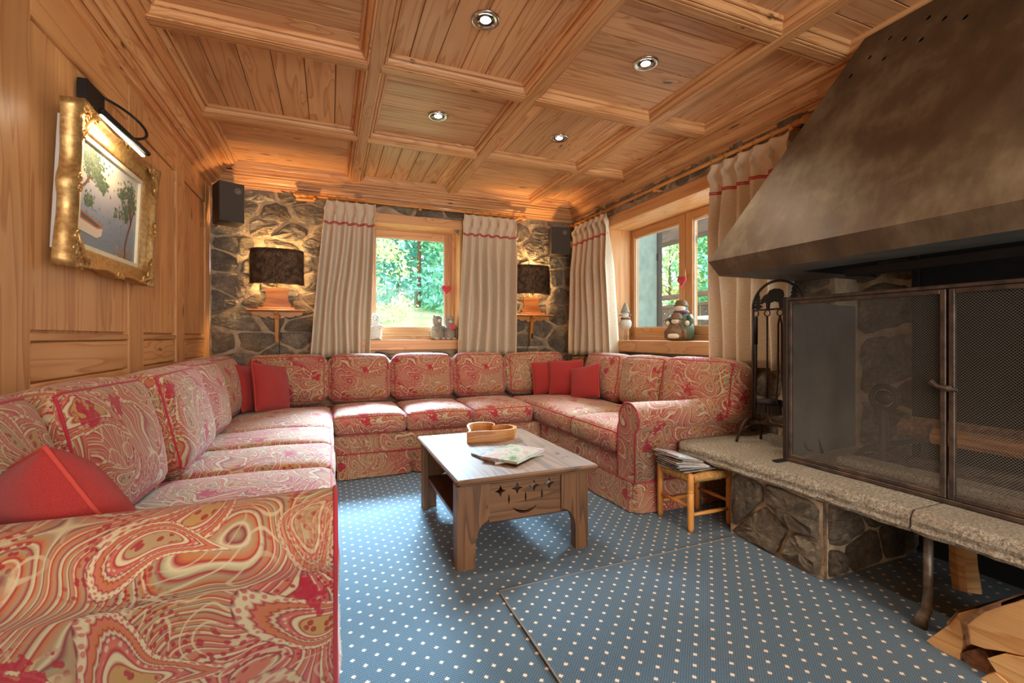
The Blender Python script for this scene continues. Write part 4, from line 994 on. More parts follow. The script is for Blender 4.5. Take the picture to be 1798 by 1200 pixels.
# fire screen
sc = thing('fire_screen', 'wide iron fire screen with wire mesh doors on the hearth', 'fire screen', (2.055, 0.94, 0.401))
SXs, SA, SM, SBm, SZ0, SZ1 = 2.055, 1.555, 0.934, 0.312, 0.408, 1.188
def bar(name, x0, x1, y0, y1, z0, z1, mat='iron_worn', parent=sc): return part(name, MB().box(x0, x1, y0, y1, z0, z1, 0.002), mat, parent)
for y in (SA, SBm): bar('corner_post', SXs - 0.012, SXs + 0.012, y - 0.012, y + 0.012, SZ0, SZ1 + 0.004, 'iron')
bar('top_rail', SXs - 0.010, SXs + 0.014, SBm, SA, SZ1 - 0.014, SZ1); bar('bottom_rail', SXs - 0.010, SXs + 0.014, SBm, SA, SZ0 - 0.004, SZ0 + 0.012)
wire = 0.00055; pitch = 0.0068
def wire_panel(y0, y1, z0, z1, x):
    mb = MB(); w, h = y1 - y0, z1 - z0; step = pitch * math.sqrt(2); k = -h
    def strip(a, b):
        d = Vector((0, b[0] - a[0], b[1] - a[1])).normalized(); nrm = Vector((0, -d.z, d.y)) * wire; p, q = Vector((x, a[0], a[1])), Vector((x, b[0], b[1])); e = Vector((wire, 0, 0))
        mb.add([p + nrm, p + e, p - nrm, p - e, q + nrm, q + e, q - nrm, q - e], [(0, 1, 5, 4), (1, 2, 6, 5), (2, 3, 7, 6), (3, 0, 4, 7)])
    while k < w:
        a, b = max(0, k), min(w, k + h)
        if b - a > 0.002:
            strip((y0 + a, z0 + a - k), (y0 + b, z0 + b - k)); strip((y0 + a, z1 - (a - k)), (y0 + b, z1 - (b - k)))
        k += step
    return mb
for y0, y1 in ((SM + 0.004, SA - 0.013), (SBm + 0.013, SM - 0.004)):
    z0, z1 = SZ0 + 0.014, SZ1 - 0.016; t = 0.017
    dr = bar('door', SXs - 0.008, SXs + 0.008, y0, y0 + t, z0, z1)
    bar('door_stile', SXs - 0.008, SXs + 0.008, y1 - t, y1, z0, z1, parent=dr)
    bar('door_rail', SXs - 0.008, SXs + 0.008, y0 + t, y1 - t, z0, z0 + t, parent=dr); bar('door_rail', SXs - 0.008, SXs + 0.008, y0 + t, y1 - t, z1 - t, z1, parent=dr)
    wo = part('wire_mesh', wire_panel(y0 + t, y1 - t, z0 + t, z1 - t, SXs + 0.002), 'wire', dr, fix=False); wo['kind'] = 'stuff'
part('latch', MB().tube([(SXs - 0.012, 0.902, 0.812), (SXs - 0.022, 0.93, 0.818), (SXs - 0.024, 0.955, 0.822), (SXs - 0.022, 0.975, 0.838)], [0.006, 0.008, 0.007, 0.009], 8).box(SXs - 0.02, SXs - 0.008, 0.918, 0.95, 0.806, 0.828, 0.003), 'iron_worn', sc)
for y in (SA, SBm): part('side_panel', MB().add([(SXs + 0.01, y, SZ0), (2.66, y + (0.055 if y > 1 else -0.05), SZ0), (2.66, y + (0.055 if y > 1 else -0.05), SZ1 - 0.02), (SXs + 0.01, y, SZ1 - 0.02), (SXs + 0.01, y + 0.004, SZ0), (2.66, y + (0.059 if y > 1 else -0.046), SZ0), (2.66, y + (0.059 if y > 1 else -0.046), SZ1 - 0.02), (SXs + 0.01, y + 0.004, SZ1 - 0.02)], [(0, 1, 2, 3), (7, 6, 5, 4), (0, 4, 5, 1), (1, 5, 6, 2), (2, 6, 7, 3), (3, 7, 4, 0)]), 'sheet_metal', sc)
for y in (SA, SBm): part('foot', MB().box(SXs - 0.08, SXs + 0.02, y - 0.014, y + 0.014, 0.403, 0.410, 0.001), 'iron_dark', sc)

# andirons, ash and charred logs behind the screen
def andiron(label, x, y):
    a = thing('andiron', label, 'andiron', (x, y, 0.40), group='andirons in the fireplace')
    m = MB().tube([(0, 0, 0.05), (0, 0, 0.27)], [0.022, 0.015], 8); local('post', m, 'iron', a)
    local('ring', MB().tube([(0, 0.052 * math.cos(t), 0.325 + 0.052 * math.sin(t)) for t in [2 * PI * i / 24 for i in range(24)]], 0.012, 8, closed=True).lathe([(0.034, -0.006), (0.034, 0.006)], (0, 0, 0.325), 16, 'x'), 'iron', a, smooth=True)
    for s in (-1, 1): local('leg', MB().tube(bez((0, s * 0.01, 0.09), (-0.02, s * 0.09, 0.10), (-0.02, s * 0.10, 0.02), (-0.03, s * 0.155, 0.012), 8), [0.017, 0.016, 0.015, 0.014, 0.013, 0.013, 0.013, 0.015, 0.018], 8), 'iron', a, smooth=True)
    local('rest_bar', MB().box(0.01, 0.32, -0.01, 0.01, 0.10, 0.122, 0.002).box(0.30, 0.32, -0.01, 0.01, 0.004, 0.10), 'iron', a)
andiron('iron andiron with a ring top behind the left mesh door', 2.33, 1.29); andiron('iron andiron behind the right mesh door', 2.33, 0.56)
def chunk(name, label, cat, a, b, r, seed, mat, group, flat=0.0, mats2=None, parent=None):
    """split log from a to b"""
    rng = random.Random(seed); a, b = Vector(a), Vector(b); t = (b - a).normalized(); up = Vector((0, 0, 1)); sd = t.cross(up).normalized(); up = sd.cross(t)
    prof = [(r * rng.uniform(0.8, 1.05), 2 * PI * i / 11 + rng.uniform(-0.12, 0.12)) for i in range(11)]; vs = []; S = 6
    for i in range(S + 1):
        c = a + (b - a) * i / S
        for rr, an in prof:
            rr2 = rr * rng.uniform(0.95, 1.05); x, y = rr2 * math.cos(an), rr2 * math.sin(an)
            y = max(y, -r * (1 - flat)); vs.append(c + sd * x + up * y)
    n = len(prof); fs = [(i * n + k, i * n + (k + 1) % n, (i + 1) * n + (k + 1) % n, (i + 1) * n + k) for i in range(S) for k in range(n)] + [tuple(range(n)), tuple(S * n + k for k in range(n))[::-1]]
    return tag(part(name, MB().add(vs, fs), mat, grain='y'), label, cat, group)
tag(part('ash_heap', MB().grid(lambda s, t: (2.42 + 0.30 * s, -0.3 + 1.8 * t, 0.402 + 0.05 * math.sin(PI * s) * math.sin(PI * t) * (1 + 0.5 * mnoise.noise(Vector((s * 4, t * 14, 0))))), 14, 50), 'ash', fix=False), 'grey bed of ash behind the fire screen', 'ash', kind='stuff')
GL = 'logs behind the fire screen'
chunk('charred_log', 'charred log lying across the andirons at the back', 'log', (2.60, 0.2, 0.575), (2.58, 1.34, 0.565), 0.06, 1, 'bark', GL)
chunk('charred_log', 'pale split log in front of the andiron bars', 'log', (2.46, 0.3, 0.565), (2.49, 1.18, 0.558), 0.04, 2, 'bowl_wood', GL, 0.3)
tag(part('stone_ledge', MB().box(2.20, 2.32, -0.3, 1.42, 0.402, 0.442, 0.008), 'granite'), 'low stone kerb just behind the fire screen', 'kerb')

# fire tools
ft = thing('tool_stand', 'wrought iron fire tool stand with bear and fir tree silhouettes', 'tool stand', (2.24, 1.75, 0.402))
YA, YBt, XT = 1.90, 1.60, 2.24
for y, s in ((YA, 1), (YBt, -1)):
    part('upright', MB().tube([(XT, y, 0.52), (XT, y, 1.16)], 0.0075, 8), 'iron', ft, smooth=True)
    for d in (-1, 1): part('leg', MB().tube(bez((XT, y, 0.53), (XT + d * 0.06, y + s * 0.005, 0.56), (XT + d * 0.085, y + s * 0.01, 0.48), (XT + d * 0.095, y + s * 0.03, 0.407), 8), [0.008] * 6 + [0.007, 0.007, 0.008], 8), 'iron', ft, smooth=True)
    part('scroll', MB().tube(bez((XT, y, 0.50), (XT - 0.05, y + s * 0.03, 0.49), (XT - 0.06, y + s * 0.05, 0.43), (XT - 0.02, y + s * 0.055, 0.435), 8), 0.004, 6), 'iron', ft, smooth=True)
part('arch', MB().tube([(XT, YA, 1.16)] + [(XT, 1.75 + 0.15 * math.cos(a), 1.16 + 0.143 * math.sin(a)) for a in [PI * i / 18 for i in range(1, 18)]] + [(XT, YBt, 1.16)], 0.0075, 8), 'iron', ft, smooth=True)
part('cross_bar', MB().box(XT - 0.004, XT + 0.004, YBt, YA, 1.146, 1.156), 'iron', ft); part('cross_bar', MB().box(XT - 0.005, XT + 0.005, YBt, YA, 0.515, 0.527), 'iron', ft)
def fir(cy, z0, h, w):
    p = [(cy - 0.005, z0)]; q = [(cy + 0.005, z0)]
    for k in range(5):
        f = k / 5; p += [(cy - w * (1 - f * 0.85), z0 + h * (0.12 + 0.17 * k)), (cy - w * 0.35 * (1 - f * 0.8), z0 + h * (0.26 + 0.16 * k))]
        q += [(cy + w * (1 - f * 0.85), z0 + h * (0.12 + 0.17 * k)), (cy + w * 0.35 * (1 - f * 0.8), z0 + h * (0.26 + 0.16 * k))]
    return p + [(cy, z0 + h)] + q[::-1]
part('fir_tree_plate', MB().prism(fir(1.868, 1.155, 0.105, 0.032), XT - 0.002, XT + 0.002, 'yz'), 'iron_dark', ft)
part('fir_tree_plate', MB().prism(fir(1.655, 1.155, 0.12, 0.036), XT - 0.002, XT + 0.002, 'yz'), 'iron_dark', ft)
bear = [(0, 0), (0.02, 0), (0.024, 0.03), (0.05, 0.038), (0.075, 0.03), (0.08, 0), (0.098, 0), (0.10, 0.045), (0.106, 0.07), (0.10, 0.092), (0.08, 0.104), (0.05, 0.108), (0.02, 0.10), (0.008, 0.082), (-0.012, 0.076), (-0.03, 0.056), (-0.036, 0.034), (-0.028, 0.026), (-0.012, 0.036), (-0.002, 0.03)]
part('bear_plate', MB().prism([(1.815 - y, 1.155 + z) for y, z in bear], XT - 0.002, XT + 0.002, 'yz'), 'iron_dark', ft, label='bear silhouette plate')
def hung(name, label, y, build, x=XT - 0.012):
    t = thing(name, label, 'fire tool', (x, y, 1.13), group='fire tools on the stand')
    local('ring', MB().tube([(0, 0.017 * math.cos(a), 0.0 + 0.017 * math.sin(a)) for a in [2 * PI * i / 16 for i in range(16)]], 0.0035, 6, closed=True), 'iron', t, smooth=True)
    build(t); return t
def brush(t):
    local('rod', MB().tube([(0, 0, -0.017), (0, 0, -0.47)], 0.005, 8), 'iron', t, smooth=True)
    local('head', MB().lathe([(0.02, 0.0), (0.062, -0.012), (0.066, -0.03), (0.06, -0.034)], (0.02, 0, -0.465), 18), 'iron_dark', t, smooth=True)
    b = MB(); rg = random.Random(3)
    for i in range(150):
        a = rg.uniform(0, 2 * PI); r = 0.06 * math.sqrt(rg.random()); b.tube([(0.02 + r * math.cos(a), r * math.sin(a), -0.497), (0.02 + r * 1.12 * math.cos(a), r * 1.12 * math.sin(a), -0.555)], 0.0017, 3)
    local('bristles', b, 'black_plastic', t)['kind'] = 'stuff'
def poker(t):
    local('rod', MB().tube([(0, 0, -0.017), (0, 0, -0.30), (0, 0.004, -0.50), (0, 0.01, -0.58)], [0.0085, 0.0075, 0.005, 0.003], 8), 'iron', t, smooth=True)
    local('grip', MB().tube([(0, 0, -0.02), (0, 0, -0.17)], 0.010, 8), 'iron_dark', t, smooth=True)
def tongs(t):
    for s in (-1, 1): local('arm', MB().tube([(0, 0, -0.017), (0, s * 0.010, -0.06), (0, s * 0.012, -0.36), (0, s * 0.022, -0.46), (0, s * 0.008, -0.50)], 0.005, 8), 'iron', t, smooth=True)
def shovel(t):
    local('rod', MB().tube([(0, 0, -0.017), (0, 0, -0.45)], 0.006, 8), 'iron', t, smooth=True)
    local('pan', MB().prism([(-0.045, -0.59), (0.045, -0.59), (0.05, -0.48), (0.012, -0.45), (-0.012, -0.45), (-0.05, -0.48)], 0.0, 0.004, 'yz'), 'iron_dark', t)
hung('poker', 'iron poker hanging at the left end of the stand', 1.872, poker); hung('hearth_brush', 'black round hearth brush hanging from the stand', 1.80, brush)
hung('fire_tongs', 'iron tongs hanging right of the hearth brush', 1.724, tongs); hung('ash_shovel', 'iron ash shovel hanging nearest the fire screen', 1.655, shovel)
bw = thing('bellows_handle', 'turned orange wooden handle hanging behind the tool stand', 'handle', (2.47, 1.815, 0.98))
local('grip', MB().lathe([(0.01, 0), (0.026, 0.004), (0.027, 0.07), (0.022, 0.08), (0.024, 0.10), (0.018, 0.115), (0.022, 0.13), (0.021, 0.15), (0.012, 0.165), (0.006, 0.17)], (0, 0, 0), 14), 'honey_wood', bw, smooth=True, grain='z')
local('cord', MB().tube([(0, 0, 0.168), (0, 0.002, 0.21), (0.02, 0, 0.24), (0.08, 0, 0.245)], 0.002, 5), 'cord_black', bw)

# firewood under the slab
GF = 'firewood under the hearth slab'
def split_log(label, pts, x0, x1, drift, mat='log_wood', bark=False):
    base = [P(px, py, x=x0) for px, py in pts]; S = 5; vs = []; rg = random.Random(len(label))
    for i in range(S + 1):
        f = i / S
        for p in base: vs.append((x0 + (x1 - x0) * f, p.y + drift[0] * f + rg.uniform(-0.003, 0.003), max(0.004, p.z + drift[1] * f + rg.uniform(-0.003, 0.003))))
    n = len(base); fs = [(i * n + k, i * n + (k + 1) % n, (i + 1) * n + (k + 1) % n, (i + 1) * n + k) for i in range(S) for k in range(n)]
    lg = thing('firewood_log', label, 'log', (x0, base[0].y, 0.0), group=GF)
    part('wood', MB().add(vs, fs + [tuple(range(n)), tuple(S * n + k for k in range(n))[::-1]]), mat, lg, grain='x')
    if bark:
        a = [Vector(vs[k]) for k in bark]; path = a
        sec = []
        cen = sum((Vector(v) for v in vs[:n]), Vector()) / n
        m = MB(); L = len(path); q = []
        for i in range(2):
            for p in path:
                d = (p - cen); d.x = 0; d.normalize(); xx = x0 - 0.006 if i == 0 else x1
                o_ = Vector((drift[0] * i, drift[1] * i)); q += [(xx, p.y + o_.x - d.y * 0.001, p.z + o_.y - d.z * 0.001), (xx, p.y + o_.x + d.y * 0.011, p.z + o_.y + d.z * 0.011)]
        f = []
        for k in range(L - 1):
            a0, b0, c0, d0 = 2 * k, 2 * k + 1, 2 * k + 3, 2 * k + 2; w = 2 * L
            f += [(a0, b0, c0, d0), (a0 + w, d0 + w, c0 + w, b0 + w), (b0, b0 + w, c0 + w, c0), (a0, d0, d0 + w, a0 + w)]
        part('bark', m.add(q, f), 'bark', lg)
    return lg
split_log('pale wedge of firewood nearest the iron post', [(1626, 1126), (1648, 1145), (1668, 1162), (1683, 1170), (1690, 1120), (1684, 1079), (1664, 1098)], 1.80, 2.16, (-0.03, 0.0), bark=[6, 5])
split_log('large half round firewood log with rough cut underside', [(1702, 1096), (1703, 1112), (1707, 1132), (1730, 1140), (1765, 1146), (1798, 1154), (1830, 1162), (1838, 1075), (1798, 1062), (1762, 1064), (1730, 1074), (1712, 1084)], 1.775, 2.13, (-0.02, 0.012), bark=[2, 1, 0, 11, 10, 9])
split_log('reddish firewood piece wedged beneath the half round log', [(1687, 1150), (1700, 1143), (1730, 1146), (1752, 1176), (1735, 1182), (1700, 1174)], 1.80, 2.1, (-0.03, 0.0), 'bark')
split_log('smooth cut firewood log at the bottom corner of the pile', [(1736, 1158), (1760, 1150), (1830, 1164), (1850, 1232), (1775, 1212), (1750, 1182)], 1.765, 2.05, (-0.03, 0.02))
split_log('small firewood stick lowest on the carpet', [(1722, 1190), (1745, 1183), (1768, 1200), (1780, 1216), (1730, 1208)], 1.76, 2.0, (-0.02, 0.01))
lean = chunk('firewood_log', 'split log leaning upright in the dark hollow behind the post', 'log', (2.28, 0.98, 0.02), (2.34, 1.03, 0.29), 0.042, 6, 'log_wood', GF)

# ================================================================== CURTAINS
def curtain(label, axis, plane, top, bot, z0, z1, folds, seed, rodz, low):
    rg = random.Random(seed); ph = rg.uniform(0, 6)
    def fn(s, t, off=0.0):
        z = z1 + (z0 - z1) * t; dz = z1 - z
        pin = math.exp(-((dz - 0.085) / 0.035) ** 2); head = max(0.0, 1 - dz / 0.20)
        e = t ** 0.8; wob = 0.35 * mnoise.noise(Vector((s * 3, t * 2.2, seed)))
        an = 2 * PI * folds * s + wob * (1 - head) * 7.0 * math.sin(PI * s)
        a = (top[0] + (top[1] - top[0]) * s) * (1 - e) + (bot[0] + (bot[1] - bot[0]) * s) * e
        W = abs(top[1] - top[0]) / folds
        a += -math.sin(an) * W * (0.04 + 0.20 * pin) * (1 - 0.5 * head + 0.5 * head * (1 + pin)) * (1 if top[1] > top[0] else -1)
        amp = 0.012 + (0.044 + 0.026 * mnoise.noise(Vector((s * folds * 0.9, seed * 3.0, 0)))) * min(1, dz / 0.5) + 0.012 * t
        c = math.cos(an); d = amp * (abs(c) ** 0.75 * (1 if c > 0 else -1)) + 0.034 * pin * max(0, c) ** 2 + off
        z += 0.006 * math.sin(s * 17 + seed) * t
        return Vector((a, plane - d, z)) if axis == 'x' else Vector((plane - d, a, z))
    c0 = fn(0.5, 1.0); root = thing('curtain', label, 'curtain', (c0.x, c0.y, z0), group='cream curtains')
    mb = MB(); nu, nv = folds * 14, 34; mb.grid(lambda s, t: fn(s, t ** 1.35), nu, nv)
    uvs = [((i / nu) * 0.9, (j / nv) * 1.4) for j in range(nv + 1) for i in range(nu + 1)]
    o = part('cloth', mb, 'linen', root, smooth=True, fix=False, uvs=uvs); so = o.modifiers.new('thickness', 'SOLIDIFY'); so.thickness = 0.004; so.offset = 0
    tr = MB(); tt = 0.195 / (z1 - z0)
    for dt in (0.0, 0.012 / (z1 - z0)):
        tr.tube([fn(i / (folds * 12), tt + dt + 0.002 * math.sin(i * 1.1), 0.005) for i in range(folds * 12 + 1)], 0.0042, 5)
    part('trim', tr, 'trim_red', root, smooth=True, label='red braid trim')
    for k in range(folds):
        p = fn((k + 0.02) / folds if k else 0.02, 0.0)
        q = [(p.x, plane + 0.017 * math.cos(a), rodz + 0.019 * math.sin(a)) if axis == 'x' else (plane + 0.017 * math.cos(a), p.y, rodz + 0.019 * math.sin(a)) for a in [2 * PI * i / 18 for i in range(18)]]
        if axis == 'x': q = [(x + 0.003 * math.sin(i), y, z) for i, (x, y, z) in enumerate(q)]
        part('ring', MB().tube([(x, y, z) for x, y, z in q], 0.0036, 6, closed=True), 'honey_wood', root, smooth=True)
    return root
CP = YB - 0.10; CX = XR - 0.097; RZ = 2.262; RZ2 = 2.212
curtain('cream curtain left of the back window with red braid', 'x', CP, (-0.02, 0.405), (-0.155, 0.348), 0.815, 2.24, 5, 1, RZ, 4)
curtain('cream curtain right of the back window with red braid', 'x', CP, (1.262, 1.82), (1.178, 1.80), 0.805, 2.24, 6, 2, RZ, 4)
curtain('cream curtain in the far corner of the side window', 'y', CX, (4.29, 3.70), (4.34, 3.535), 0.818, 2.19, 6, 3, RZ2, 5)
curtain('cream curtain hanging behind the fire tool stand', 'y', CX, (2.415, 1.835), (2.375, 1.80), 0.808, 2.185, 5, 4, RZ2, 4)
def rod(label, p0, p1, brackets, axis, fin):
    p0, p1 = Vector(p0), Vector(p1); r = thing('curtain_rod', label, 'curtain rod', (p0 + p1) / 2, group='wooden curtain rods')
    part('pole', MB().tube([p0, p1], 0.0125, 12), 'honey_wood', r, grain=axis, smooth=True)
    d = (p1 - p0).normalized()
    for e, sg in ((p0, -1), (p1, 1)):
        m = MB(); pts = [e + d * sg * t for t in (-0.03, 0.0, 0.006, 0.02, 0.032, 0.04, 0.05, 0.066, 0.08, 0.09, 0.096)]
        m.tube(pts, [0.0125, 0.019, 0.021, 0.015, 0.014, 0.02, 0.026, 0.027, 0.02, 0.012, 0.005], 14); part('finial', m, 'honey_wood', r, smooth=True)
    for b in brackets:
        b = Vector(b); w = Vector((b.x, YB - 0.005, b.z)) if axis == 'x' else Vector((XR - 0.005, b.y, b.z))
        k = MB().tube([b + Vector((0, 0, -0.016)), w + Vector((0, 0, -0.016))], 0.009, 8); k.ell(b + Vector((0, 0, -0.018)), 0.016, 0.016, 0.014); part('bracket', k, 'honey_wood', r, smooth=True)
rod('wooden curtain rod above the back window', (-0.20, CP, RZ), (1.86, CP, RZ), ((-0.12, CP, RZ), (0.82, CP, RZ), (1.84, CP, RZ)), 'x', True)
rod('wooden curtain rod above the side window', (CX, 4.38, RZ2), (CX, 1.80, RZ2), ((CX, 4.33, RZ2), (CX, 3.02, RZ2), (CX, 1.83, RZ2)), 'y', True)
tag(part('wood_block', MB().box(-0.275, -0.12, YB - 0.09, YB - 0.03, 2.225, 2.268, 0.004), 'honey_wood', grain='x'), 'small pale wooden batten beside the left end of the back rod', 'batten')

# ================================================================== SPEAKERS
def speaker(label, c, rz, rx, w, d, h):
    s = thing('loudspeaker', label, 'speaker', c, (rx, 0, rz), group='wall loudspeakers')
    local('cabinet', MB().box(-w / 2, w / 2, 0.012, d, -h / 2, h / 2, 0.004), 'speaker_body', s, grain='z')
    g = local('grille', MB().box(-w / 2 + 0.002, w / 2 - 0.002, -0.004, 0.012, -h / 2 + 0.002, h / 2 - 0.002, 0.003), 'speaker_grille', s)
    local('tweeter', MB().lathe([(0.025, 0.0), (0.025, -0.004), (0.019, -0.004), (0.018, -0.002), (0.011, -0.003), (0.010, -0.006)], (w * 0.22, -0.004, h * 0.30), 20, 'y'), 'speaker_ring', g, smooth=True)
    local('wall_bracket', MB().box(-0.02, 0.02, d, d + 0.05, -0.02, 0.02, 0.002), 'black_plastic', s)
speaker('black loudspeaker high in the panelled corner', (-0.735, 4.30, 2.098), math.radians(26), 0.0, 0.185, 0.18, 0.325)
speaker('grey loudspeaker high in the corner beside the side window', (2.31, 4.36, 2.035), math.radians(-14), 0.0, 0.215, 0.13, 0.30)

# ================================================================== FUR WALL LAMPS
def fur_lamp(label, cx, seed, cordside):
    cy = YB - 0.035; z0, z1 = 1.462, 1.765; a, b = 0.212, 0.125
    r = thing('wall_lamp', label, 'wall lamp', (cx, YB - 0.03, 1.22), group='fur wall lamps')
    def sh(t, z, o=0.0): an = PI + PI * t; return Vector((cx + (a + o) * (abs(math.cos(an)) ** 0.75 * (1 if math.cos(an) > 0 else -1)), cy + (b + o) * math.sin(an), z))
    m = MB().grid(lambda s, t: sh(s, z0 + (z1 - z0) * t), 24, 8); m.grid(lambda s, t: sh(s, z0 + (z1 - z0) * t, -0.004), 24, 8)
    so = part('shade', m, 'fur_base', r, smooth=True, fix=False)
    rg = random.Random(seed); f = MB(); vs, fs = [], []
    for i in range(9000):
        t, z = rg.random(), rg.uniform(z0 + 0.004, z1); p = sh(t, z); q = sh(t, z, 0.02); n = (q - p).normalized(); L = rg.uniform(0.018, 0.042)
        tip = p + n * L * 0.5 + Vector((rg.uniform(-0.35, 0.35) * L, 0, (-0.8 if z < z1 - 0.02 else 0.1) * L)); sd = n.cross(Vector((0, 0, 1))).normalized() * 0.0015
        k = len(vs); vs += [p + sd, p - sd, tip]; fs.append((k, k + 1, k + 2))
    f.add(vs, fs); fo = part('fur', f, 'fur_tip', so, fix=False); fo['kind'] = 'stuff'
    w = 0.232
    part('shelf', MB().box(cx - w, cx + w, YB - 0.15, YB - 0.025, 1.222, 1.238, 0.004), 'lamp_wood', r, grain='x')
    sc_ = [(cx - w + 0.025, 1.222)] + [(cx + x, 1.222 - z) for x, z in ((-0.2, 0.02), (-0.18, 0.035), (-0.155, 0.038), (-0.145, 0.03), (-0.13, 0.045), (-0.10, 0.05), (-0.075, 0.045), (-0.066, 0.038), (-0.05, 0.055), (-0.03, 0.06), (0.03, 0.06), (0.05, 0.055), (0.066, 0.038), (0.075, 0.045), (0.10, 0.05), (0.13, 0.045), (0.145, 0.03), (0.155, 0.038), (0.18, 0.035), (0.2, 0.02))] + [(cx + w - 0.025, 1.222)]
    part('apron', MB().prism(sc_, YB - 0.055, YB - 0.04, 'xz'), 'honey_wood', r, grain='x')
    br = [(YB - 0.135, 1.222), (YB - 0.13, 1.205), (YB - 0.10, 1.19), (YB - 0.085, 1.15), (YB - 0.075, 1.08), (YB - 0.06, 1.0), (YB - 0.05, 0.955), (YB - 0.03, 0.955), (YB - 0.03, 1.222)]
    part('bracket', MB().prism(br, cx - 0.016, cx + 0.016, 'yz'), 'honey_wood', r, grain='z')
    bp = [(0.075, 1.238), (0.108, 1.262), (0.112, 1.288), (0.098, 1.305), (0.086, 1.33), (0.088, 1.355), (0.092, 1.428)]
    part('back_plate', MB().prism([(cx + x, z) for x, z in bp] + [(cx - x, z) for x, z in bp[::-1]], YB - 0.06, YB - 0.042, 'xz'), 'lamp_wood', r, grain='x')
    part('step_board', MB().box(cx - 0.145, cx + 0.145, YB - 0.10, YB - 0.03, 1.238, 1.258, 0.003), 'lamp_wood', r, grain='x')
    part('stem', MB().tube([(cx, YB - 0.05, 1.30), (cx, YB - 0.05, 1.58)], 0.006, 8), 'brass', r, smooth=True)
    part('bulb', MB().ell((cx, YB - 0.085, 1.62), 0.026, 0.026, 0.036), 'bulb_glow', r, smooth=True)
    c = part('cord', MB().tube(bez((cx + 0.022, YB - 0.055, 1.20), (cx + 0.03, YB - 0.06, 1.05), (cx + cordside * 0.02, YB - 0.05, 0.95), (cx + cordside * 0.09, YB - 0.05, 0.74), 12), 0.003, 6), 'cord_black', r, smooth=True)
    part('switch', MB().box(cx + 0.008 + cordside * 0.012, cx + 0.03 + cordside * 0.012, YB - 0.068, YB - 0.05, 0.985, 1.04, 0.004), 'cord_black', c)
    l = lamp('lamp_light', 'POINT', (cx, YB - 0.085, 1.63), None, 58, (1.0, 0.60, 0.25), shadow_soft_size=0.035); l.parent = None
fur_lamp('fur shaded wall lamp left of the back window', -0.425, 1, 0.3); fur_lamp('fur shaded wall lamp right of the back window', 2.025, 2, -1.0)

# ================================================================== SPOTLIGHTS
led = None; GS = 'recessed ceiling spotlights'
def spot(label, x, y):
    s = thing('ceiling_spotlight', label, 'spotlight', (x, y, ZC), group=GS)
    local('bezel', MB().lathe([(0.042, 0.0), (0.067, 0.0), (0.066, -0.006), (0.060, -0.010), (0.048, -0.007), (0.042, -0.003)], (0, 0, 0), 28), 'chrome', s, smooth=True)
    local('reflector', MB().lathe([(0.042, -0.0035), (0.036, -0.0015), (0.026, -0.0025)], (0, 0, 0), 24), 'chrome', s, smooth=True)
    local('led', MB().lathe([(0.025, -0.003), (0.022, -0.0055), (0.012, -0.007)], (0, 0, 0), 20), 'led_glow', s, smooth=True)
    lamp('spot_light', 'SPOT', (x, y, ZC - 0.02), (x, y, 0), 30, (1.0, 0.88, 0.74), spot_size=math.radians(118), spot_blend=0.8, shadow_soft_size=0.03)
XS, YS = (0.665, 1.56), (1.985, 2.965)
spot('recessed spotlight in the nearest coffer, the largest one', XS[0], YS[0]); spot('recessed spotlight in the coffer nearest the hood', XS[1], YS[0])
spot('recessed spotlight in the left of the two far coffers', XS[0], YS[1]); spot('recessed spotlight in the right of the two far coffers', XS[1], YS[1])
for x in XS:
    for y in (0.2, -1.5): lamp('spot_light', 'SPOT', (x, y, ZC - 0.02), (x, y, 0), 26, (1.0, 0.88, 0.74), spot_size=math.radians(118), spot_blend=0.8, shadow_soft_size=0.03)  # extra spots added out of view to brighten the room, no fixtures

# ================================================================== PAINTING
pt = thing('framed_painting', 'lake painting with a rowing boat in an ornate gilt frame', 'painting', (XL + 0.008, 2.535, 1.265), (0, math.radians(2.6), 0))
A, B = 0.405, 0.305; a_, b_ = 0.305, 0.222; CZ = B
def frame_pt(s, t):
    """s runs 0..4 round the sides, t 0 outer .. 1 inner"""
    k = int(s) % 4; f = s - int(s); f2 = 2 * f - 1
    hw = A + (a_ - A) * t; hh = B + (b_ - B) * t
    x, z = [(hw * f2, -hh), (hw, hh * f2), (-hw * f2, hh), (-hw, -hh * f2)][k]
    sc_ = (1 - t) ** 2 * (0.020 * abs(f2) ** 3 + 0.007 * math.cos(f2 * PI * 3) * (1 - abs(f2)) + 0.010 * math.exp(-(f2 / 0.12) ** 2) - 0.012)
    n = [(0, -1), (1, 0), (0, 1), (-1, 0)][k]
    h = 0.070 - 0.010 * (1 - abs(2 * t - 1)) - 0.034 * max(0, t) ** 1.3 + 0.008 * abs(f2) ** 6 * (1 - t)
    return Vector((h, x + n[0] * sc_, z + n[1] * sc_ + CZ))
m = MB(); NS = 96
for j in range(8): pass
rows = [[frame_pt(4 * i / NS, t) for i in range(NS)] for t in [j / 8 for j in range(9)]]
outer = [Vector((0.004, p.y * 0.985, (p.z - CZ) * 0.985 + CZ)) for p in rows[0]]; rows = [outer] + rows + [[Vector((0.012, p.y, p.z)) for p in rows[-1]]]
vs = [p for r_ in rows for p in r_]; m.add(vs, [(j * NS + i, j * NS + (i + 1) % NS, (j + 1) * NS + (i + 1) % NS, (j + 1) * NS + i) for j in range(len(rows) - 1) for i in range(NS)])
fo = local('gilt_frame', m, 'gilt', pt, smooth=True)
sl = MB().prism([(-a_, CZ - b_), (a_, CZ - b_), (a_, CZ + b_), (-a_, CZ + b_)], 0.012, 0.032, 'yz', [[(-a_ + 0.02, CZ - b_ + 0.02), (a_ - 0.02, CZ - b_ + 0.02), (a_ - 0.02, CZ + b_ - 0.02), (-a_ + 0.02, CZ + b_ - 0.02)]])
local('slip', sl, 'cream_slip', pt)
